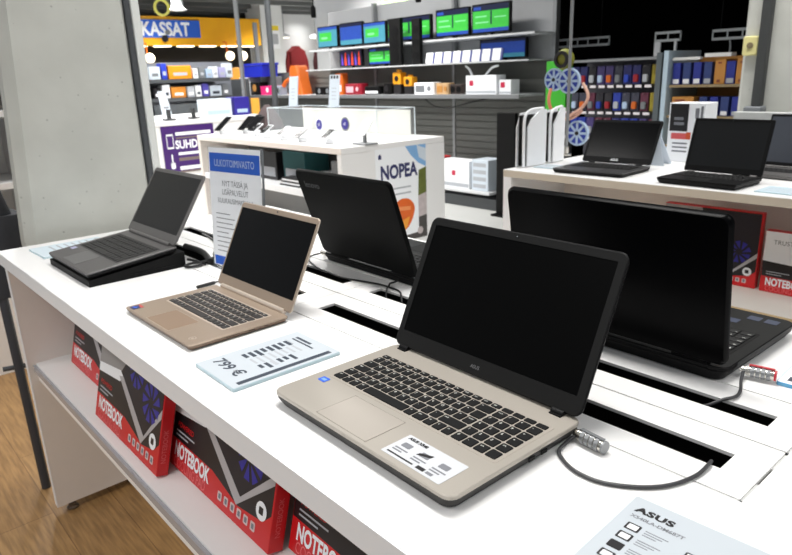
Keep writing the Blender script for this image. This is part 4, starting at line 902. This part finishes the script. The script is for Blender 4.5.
# cardboard bay further right
bx0, bx1, by = -.12, .62, 4.55
t = thing('storage_rack', 'steel rack of cardboard boxes and blue packs beside the pillar', 'rack', (0, 0, 0))
for z in (.85, 1.06, 1.275):
    b = BM(); box(b, bx0, by - .12, z, bx1, by + .35, z + .018); obj('shelf', b, mat('rack_tan', (150, 130, 96), .5, noise=.05), t)
b = BM(); box(b, bx0 - .045, by - .14, 0, bx0 - .01, by + .36, 1.53); obj('upright', b, mat('upright_pale', (186, 206, 220), .4, noise=.04), t)
b = BM(); box(b, bx1, by - .14, 0, bx1 + .03, by + .36, 1.53); obj('upright', b, STEEL, t)
b = BM(); box(b, bx0, by + .33, 0, bx1, by + .36, 1.48); obj('back_panel', b, CARD, t)
b = BM(); box(b, bx0, by - .10, 1.462, .08, by - .06, 1.48); box(b, .12, by - .12, 1.475, .30, by - .04, 1.50); obj('top_rail', b, mat('rail_white', (228, 228, 226), .4, noise=.02), t)
NV = [mat('pack_royal', (34, 48, 140), .45, noise=.2, nscale=30), mat('pack_deepblue', (44, 62, 118), .45, noise=.2, nscale=30)]
for r, z in enumerate((1.2935, 1.0785)):
    for k in range(5 if r == 0 else 4):
        x = bx0 + .008 + k*.075 if r == 0 else .10 + k*.075
        if r == 0 and k == 4: x = .265
        w_ = .055 if not (r == 0 and k == 4) else .06
        t = thing('ink_pack', 'blue pack, number of steps from the rack upright: ' + ('one', 'two', 'three', 'four', 'five, beside cardboard')[k] + ', ' + ('upper' if r == 0 else 'lower') + ' shelf', 'pack', (x, by - .095, z), 0, 'blue packs on the steel rack')
        hh = .15 if r == 0 else .13
        b = BM(); box(b, 0, 0, 0, w_, .10, hh, bev=.002); obj('carton', b, NV[(k + r) % 2], t)
        b = BM(); box(b, .006, -.001, .006, w_ - .006, 0, hh*.25); obj('white_label', b, PAPER if k < 3 else LINK, t)
for x0, x1, z, h, lb in ((.19, .262, 1.2935, .165, 'brown cardboard box on the upper rack shelf beside the blue packs'), (.335, .44, 1.2935, .165, 'brown cardboard box at the right end of the upper rack shelf'), (.40, .55, 1.0785, .15, 'brown cardboard box on the lower rack shelf by the pillar'), (-.10, .06, 1.0785, .13, 'dark cardboard tray with black items on the lower rack shelf')):
    t = thing('cardboard_box', lb, 'box', (x0, by - .10, z), 0, 'cardboard boxes on the steel rack')
    b = BM(); box(b, 0, 0, 0, x1 - x0, .2, h, bev=.002); obj('carton', b, CARD, t)
    b = BM(); box(b, .02, -.001, .012, x1 - x0 - .03, 0, .03); box(b, .02, -.001, h - .03, (x1 - x0)*.6, 0, h - .018); obj('print', b, mat('brown_ink', (128, 62, 40), .6, noise=.05), t)
# light rails against the black wall
for i, (x0, x1, z, lb) in enumerate(((-2.6, -1.6, 1.645, 'white double bar rail, left of three against the black wall'), (-1.1, -.85, 1.645, 'short white double bar with hanging frame in the middle of the black wall'), (-.55, .1, 1.63, 'white double bar with a cable, right of three by the pillar'))):
    t = thing('light_rail', lb, 'rail', (x0, 6.0, z), 0, 'white rails against the black wall')
    b = BM()
    for k in (0, .07): box(b, 0, 0, k, x1 - x0, .03, k + .022)
    n_ = max(2, int((x1 - x0)/.12))
    for k in range(n_ + 1): box(b, (x1 - x0)*k/n_ - .005, .01, .02, (x1 - x0)*k/n_ + .005, .02, .07)
    obj('bars', b, mat('rail_offwhite', (206, 210, 212), .5, noise=.02), t)
    b = BM()
    if i == 1:
        box(b, 0, .0, -.42, .06, .02, 0); box(b, .2, 0, -.30, .22, .02, 0); obj('hanging_frame', b, PAPER, t)
    else: 
        for k in (.1, .9): tube(b, [((x1 - x0)*k, .015, .09), ((x1 - x0)*k, .015, 1.6)], .004, n=6, smooth=False)
        obj('suspension_wire', b, BLACKP, t)
    if i == 2:
        b = BM(); tube(b, [(.16, .01, 0), (.17, 0, -.1), (.10, 0, -.17), (.12, 0, -.24), (.09, 0, -.3)], .008, n=6); obj('cable', b, STEEL, t, smooth=True)
    if i == 0:
        b = BM(); box(b, .72, -.2, -.255, 1.3, -.17, -.225); obj('lower_bar', b, PAPER, t)

# ------------------------------------------------------------------ left background
t = thing('display_table', 'white table with the purple sign behind the phone table', 'table', (0, 0, 0))
b = BM(); box(b, -6.4, 2.35, .98, -4.9, 3.87, 1.03, bev=.003); obj('tabletop', b, WHITE, t)
b = BM(); box(b, -4.95, 2.38, 0, -4.91, 3.85, .979); obj('end_panel', b, WHITE, t)
b = BM(); box(b, -6.38, 2.38, 0, -6.33, 3.85, .979); obj('end_panel', b, WHITE, t)
t = thing('purple_sign', 'purple sign with white lettering on the table behind the phones', 'sign', (-4.905, 0, 0))
b = BM(); box(b, 0, 0, 0, .62, .515, .003); s_ = obj('sheet', b, PURPLE, t, side(0, 2.575, .46))
b = BM(); text(b, 'SUHD', .125, .145, .268, .003, bold=.03, sx=.80); slab(b, .16, .41, .58, .445, .003, .0034, .004); slab(b, .16, .375, .54, .39, .003, .0034, .004, mi=1)
slab(b, .17, .195, .54, .225, .003, .0034, .004); slab(b, .17, .13, .55, .165, .003, .0034, .003, mi=1); slab(b, .17, .03, .55, .07, .003, .0034, .004); slab(b, .17, .0, .5, .02, .003, .0034, .003, mi=1)
x0, y0, x1, y1 = .05, .27, .13, .43
for q in ((x0, y0, x0 + .008, y1), (x1 - .008, y0, x1, y1), (x0, y0, x1, y0 + .02), (x0, y1 - .02, x1, y1)): slab(b, *q, .003, .0034, .001)
slab(b, .085, .10, .10, .21, .003, .0034, .006); slab(b, .07, .05, .12, .12, .003, .0034, .015)
obj('lettering', b, [PAPER, mat('sign_dull_gold', (120, 106, 100), .5, noise=.05)], s_)
# glass boxes and goods on that table
for i, (x, y, w, h, m, lb) in enumerate(((-5.1, 2.62, .22, .17, ACRY, 'clear acrylic box at the left on the purple sign table'), (-5.1, 2.92, .2, .17, ACRY, 'clear acrylic box at the middle on the purple sign table'), (-5.3, 3.22, .34, .2, PAPERB, 'white carton on the purple sign table'), (-5.3, 3.60, .2, .21, mat('indigo_carton', (44, 34, 140), .5, noise=.05), 'indigo carton at the right on the purple sign table'))):
    b = BM(); box(b, 0, 0, 0, .2, w, h, bev=.003); o = obj('product_box', b, m, None, Matrix.Translation((x, y, 1.031))); tag(o, lb, 'box', 'boxes on the purple sign table')
    if i < 2:
        b = BM(); box(b, .05, .05, .004, .15, w - .05, .02); box(b, .09, w*.4, .02, .11, w*.6, h*.7); obj('sample', b, INK, o)
    else:
        b = BM(); box(b, .2, .03, .03, .2015, w - .03, .07); obj('print', b, PALE, o)
# shelving with small goods
t = thing('shelving_unit', 'dark double shelf of small goods below the orange fascia', 'shelving', (0, 0, 0))
b = BM(); box(b, -7.0, 3.0, 1.43, -6.5, 4.32, 1.475); obj('shelf', b, DGREY, t)
b = BM(); box(b, -7.0, 3.0, 1.19, -6.5, 4.33, 1.235); obj('shelf', b, DGREY, t)
b = BM(); box(b, -7.0, 3.0, .9, -6.5, 4.6, .945); obj('shelf', b, DGREY, t)
b = BM(); box(b, -7.05, 3.0, 0, -7.0, 4.6, 1.7); obj('back_panel', b, mat('back_greyblue', (120, 124, 132), .6, noise=.05), t)
for y in (2.98, 4.6):
    b = BM(); box(b, -7.05, y, 0, -6.52, y + .03, 1.45 if y > 4 else 1.6); obj('side_panel', b, DGREY, t)
b = BM(); box(b, -7.0, 3.0, 0, -6.5, 4.6, .2); obj('base', b, DGREY, t)
G1 = [(.14, .16, PAPERB, 'pale'), (.07, .20, SBLUE if False else mat('royal_pack', (36, 60, 190), .5, noise=.05), 'royal blue'), (.32, .17, mat('orange_pack', (240, 150, 24), .45, noise=.05), 'long orange'), (.07, .13, PAPER, 'narrow white'), (.08, .15, GREYP, 'grey'), (.08, .12, PALE, 'light blue'), (.07, .15, PAPER, 'white'), (.09, .14, mat('lilac_pack', (170, 168, 206), .5, noise=.05), 'lilac'), (.09, .19, PAPERB, 'tall pale')]
y = 3.2
for w, h, m, cn in G1:
    b = BM(); box(b, 0, 0, 0, .15, w, h, bev=.003); o = obj('product_box', b, m, None, Matrix.Translation((-6.68, y, 1.476))); tag(o, cn + ' small pack on the top board of the dark shelf', 'pack', 'packs on the dark shelf top board')
    b = BM(); box(b, .15, w*.2, h*.25, .1515, w*.8, h*.5); obj('pack_label', b, LINK if m is not PAPERB else GREYP, o)
    y += w + .022
y = 3.22
for w, h, m, cn in [(.10, .13, INK, 'black'), (.10, .17, PAPER, 'leaning white'), (.20, .14, mat('amber_pack', (206, 130, 40), .5, noise=.1), 'amber'), (.10, .14, LINK, 'silver grey'), (.08, .15, PAPER, 'small white'), (.09, .17, mat('purple_pack', (84, 76, 170), .5, noise=.05), 'purple'), (.17, .14, PAPERB, 'broad white'), (.09, .16, GREYP, 'dark grey')]:
    b = BM(); box(b, 0, 0, 0, .15, w, h, bev=.003); o = obj('product_box', b, m, None, Matrix.Translation((-6.68, y, 1.236))); tag(o, cn + ' small pack on the second board of the dark shelf', 'pack', 'packs on the dark shelf second board')
    b = BM(); box(b, .15, w*.2, h*.2, .1515, w*.8, h*.45); obj('pack_label', b, DINK if m in (PAPER, PAPERB) else PAPER, o)
    y += w + .022
b = BM(); prism(b, [(0, 0), (.12, 0), (.07, .30), (-.03, .30)], 0, .01); o = obj('price_placard', b, PAPERB, None, frame((-6.3, 3.20, 1.0305), (.15, 1, 0), (0, .0, 1))); tag(o, 'slanted white placard at the left end of the dark shelf', 'placard')
b = BM(); box(b, .02, .08, .01, .09, .11, .0112); obj('print', b, GINK, o)
t = thing('storage_bin', 'blue plastic bin on the grey shelf end near the white post', 'bin', (-7.35, 5.02, 1.47))
b = BM(); loops(b, [[(x, y, z) for x, y in rrect(-i, -i*.5, .55 + i, .28, .02)] for z, i in ((0, 0), (.16, .02), (.17, .05), (.2, .05))]); obj('tub', b, mat('bin_blue', (28, 44, 190), .4, noise=.06, nscale=10), t)
b = BM(); box(b, -7.45, 4.99, 1.2055, -7.24, 5.25, 1.469, bev=.004); tag(obj('product_box', b, PAPER), 'white carton under the blue bin on the grey shelf', 'box')
b = BM(); box(b, -7.03, 5.21, 1.2055, -6.78, 5.35, 1.469, bev=.004); tag(obj('product_box', b, GREYP), 'grey carton holding up the blue bin at its right', 'box')
# posts
for x, y, r, lb, m in ((-5.56, 4.0, .028, 'thin grey post in front of the orange fascia', STEEL), (-4.86, 4.02, .034, 'darker grey post right of the orange fascia', DGREY)):
    t = thing('support_post', lb, 'post', (x, y, 0)); 
    b = BM(); tube(b, [(0, 0, .012), (0, 0, 3.25)], r, n=12, smooth=False); obj('tube', b, m, t, smooth=True)
    b = BM(); lathe(b, [(.09, 0), (.09, .01), (.05, .02)], (0, 0, 0), 16); obj('base_plate', b, m, t)
# orange checkout fascia and sign
t = thing('checkout_fascia', 'orange fascia board over the checkout', 'fascia', (-12, 5.1, 0))
b = BM(); box(b, -.25, -.3, 2.19, 0, 3.05, 2.77, bev=.01); obj('board', b, ORANGE, t)
b = BM()
for k in range(6): box(b, -.18, .02 + k*.52, 2.165, -.04, .36 + k*.52, 2.189)
obj('lamp_strip', b, mat('warm_lamp', (255, 244, 214), .4, emit=3.0, noise=.01), t)
t = thing('checkout_sign', 'blue sign reading KASSAT on the orange fascia', 'sign', (-11.998, 5.28, 2.345))
b = BM(); box(b, 0, 0, 0, 1.37, .35, .02); s_ = obj('board', b, BLUE, t, side(0, 0, 0))
b = BM(); text(b, 'KASSAT', .37, .06, .045, .02, bold=.035, sx=.82, thick=.002); obj('lettering', b, PAPER, s_)
b = BM(); disc(b, .55, -.02, .07, .021, .04); disc(b, .62, .10, .05, .021, .04, mi=1); obj('ornament', b, [INK, GREYP], s_)
t = thing('pendant_lamp', 'white cylindrical pendant lamp above the checkout', 'lamp', (-11, 5.75, 2.78))
b = BM(); lathe(b, [(.12, 0), (.17, .02), (.13, .05), (.11, .09), (.10, .33), (.06, .35)], (0, 0, 0), 18); obj('shade', b, PAPER, t, smooth=True)
b = BM(); tube(b, [(0, 0, .34), (0, 0, .52)], .01, n=6, smooth=False); obj('cord', b, BLACKP, t)
for i, (y, z, lb) in enumerate(((5.30, 1.92, 'white globe lamp far left under the orange fascia'), (7.10, 1.95, 'left of two white globe lamps under the orange fascia'), (7.42, 1.95, 'right of two white globe lamps under the orange fascia'))):
    t = thing('globe_lamp', lb, 'lamp', (-11.6, y, z), 0, 'globe lamps under the fascia')
    b = BM(); ball(b, (0, 0, 0), .10); obj('globe', b, mat('globe_white', (255, 240, 210), .4, emit=1.6, noise=.01), t, smooth=True)
    b = BM(); tube(b, [(-.12, 0, .08), (-.12, 0, .3), (-.26, 0, .3)], .015, n=6, smooth=False); obj('arm', b, DORG, t)
b = BM(); box(b, -11.75, 6.9, 0, -11.4, 7.7, 1.7, bev=.01); tag(obj('service_desk', b, mat('ochre_panel', (176, 122, 34), .5, noise=.06)), 'ochre service panel below the globe lamps', 'panel')
b = BM(); box(b, -12.4, 5.6, 0, -12.2, 6.9, 1.9); tag(obj('dark_interior', b, INK), 'black block for the dark interior of the checkout opening', 'cabinet')  # black block stands in for the dark checkout interior
t = thing('wall_lamp', 'yellow ring lamp at the top beside the pillar', 'lamp', (-9, 4.55, 2.62))
b = BM(); ringd(b, 0, 0, .10, .135, -.02, .02); obj('ring', b, mat('ring_yellow', (222, 216, 110), .4, emit=.3, noise=.03), t, side(0, 0, 0))
b = BM(); tube(b, [(0, 0, .13), (0, 0, .68)], .008, n=6, smooth=False); obj('cord', b, BLACKP, t)
# red clothes, notice, exit sign
for i, (y, lb) in enumerate(((9.75, 'bright round ceiling lamp at left above the jackets'), (10.75, 'bright round ceiling lamp at right above the jackets'))):
    t = thing('hanging_lamp', lb, 'lamp', (-13.5, y, 2.46), 0, 'round lamps above the jackets')
    b = BM(); lathe(b, [(.14, 0), (.17, .02), (.14, .08), (.04, .10)], (0, 0, 0), 18); obj('shade', b, PAPER, t, smooth=True)
    b = BM(); disc(b, 0, 0, .13, -.004, 0); obj('diffuser', b, mat('warm_lamp', (255, 244, 214)), t)
    b = BM(); tube(b, [(0, 0, .12), (0, 0, .9)], .01, n=6, smooth=False); obj('rod', b, STEEL, t)
for i, (y, lb, m) in enumerate(((10.15, 'dark red jacket hanging at left in the far back', mat('coat_red', (120, 16, 22), .8, noise=.1)), (11.05, 'black and red jacket hanging at right in the far back', mat('coat_dark', (60, 14, 20), .8, noise=.3, nscale=6)))):
    t = thing('jacket', lb, 'jacket', (-13.6, y, 1.5), 0, 'jackets hanging in the far back')
    b = BM(); loops(b, [[(x, yy, z) for x, yy in rrect(-.12, -q, .12, q, .08)] for q, z in ((.24, 0), (.25, .3), (.27, .62), (.12, .72), (.08, .76))]); obj('body', b, m, t, smooth=True)
    for s_ in (-1, 1):
        b = BM(); tube(b, [(0, s_*.22, .62), (.02, s_*.30, .35), (.03, s_*.30, .08)], .06, n=8); obj('sleeve', b, m, t, smooth=True)
t = thing('notice', 'white notice with yellow header on the white post in the far back', 'notice', (-12.59, 8.72, 2.15))
b = BM(); box(b, 0, 0, 0, .32, .55, .004); s_ = obj('sheet', b, PAPER, t, side(0, 0, 0))
b = BM(); prism(b, [(.02, .42), (.30, .42), (.30, .53), (.02, .53)], .004, .005, 0); slab(b, .05, .1, .27, .34, .004, .005, .02, mi=1); obj('print', b, [mat('notice_yellow', (226, 200, 40), .5, noise=.03), LINK], s_)
t = thing('exit_sign', 'pale green lit exit sign above the televisions', 'sign', (-4.62, 5.6, 2.30))
b = BM(); box(b, 0, 0, 0, .46, .18, .03); obj('panel', b, mat('exit_glow', (214, 236, 190), .4, emit=1.1, noise=.03), t, front(0, 0, 0))
b = BM(); tube(b, [(.23, .0, .18), (.23, 0, 1.0)], .008, n=6, smooth=False); obj('rod', b, STEEL, t)
b = BM(); prism(b, [(.05, .04), (.12, .04), (.12, .14), (.05, .14)], .03, .032); obj('pictogram', b, mat('exit_green', (60, 150, 80), .4, emit=.4, noise=.02), t, front(0, 0, 0))
for i, (x, lb) in enumerate(((-5.55, 'small black spotlight above the second television'), (-3.5, 'small black spotlight right of the exit sign'))):
    t = thing('spotlight', lb, 'lamp', (x, 5.15, 2.20), 0, 'spotlights above the televisions')
    b = BM(); lathe(b, [(.03, 0), (.035, .01), (.035, .13), (.02, .15)], (0, 0, 0), 14); obj('head', b, BLACKP, t, smooth=True)
    b = BM(); tube(b, [(0, 0, .14), (0, 0, 1.1)], .007, n=6, smooth=False); obj('rod', b, BLACKP, t)

# ------------------------------------------------------------------ light
w = bpy.data.worlds.new('World'); SC.world = w; w.use_nodes = True
w.node_tree.nodes['Background'].inputs['Color'].default_value = (.93, .97, 1, 1); w.node_tree.nodes['Background'].inputs['Strength'].default_value = .35
def area(name, x, y, z, sx, sy, power, col=(1, .98, .95), spread=2.0):
    l = bpy.data.lights.new(name, 'AREA'); l.shape = 'RECTANGLE'; l.size = sx; l.size_y = sy; l.energy = power; l.color = col
    l.spread = spread
    o = bpy.data.objects.new(name, l); COL.objects.link(o); o.location = (x, y, z); return o
for x in (-1.2, 1.2, 3.6):
    for y in (-1.6, .55, 3.0):
        area('overhead_light', x, y, 3.15, 1.4, .35, 25 if x < 3 else 14)
for x in (-3.6, -6.2):
    for y in (1.2, 3.9): area('overhead_light', x, y, 3.15, 1.4, .35, 84, spread=2.7)
area('overhead_light', -6.2, 6.3, 3.15, 1.4, .3, 40)  # unseen lamp added to brighten the poorly lit back wall
for y in (5.5, 8, 11): area('overhead_light', -10.5, y, 3.05, 1.6, .4, 150)
area('overhead_light', -12.8, 10.5, 3.05, 2.0, .6, 35)

cam = bpy.data.cameras.new('Camera'); co = bpy.data.objects.new('Camera', cam); COL.objects.link(co)
cam.sensor_fit = 'HORIZONTAL'; cam.sensor_width = 36; cam.lens = 663.43/792*36
co.location = (2.3231, -.3823, T + .4819); co.rotation_euler = (1.2741, .0342, .8456)
cam.dof.use_dof = True; cam.dof.focus_distance = 1.05; cam.dof.aperture_fstop = 10
cam.clip_end = 100; cam.clip_start = .02
SC.camera = co
SC.view_settings.view_transform = 'Standard'; SC.view_settings.look = 'None'; SC.view_settings.exposure = .0; SC.view_settings.gamma = 1; SC.view_settings.use_curve_mapping = False
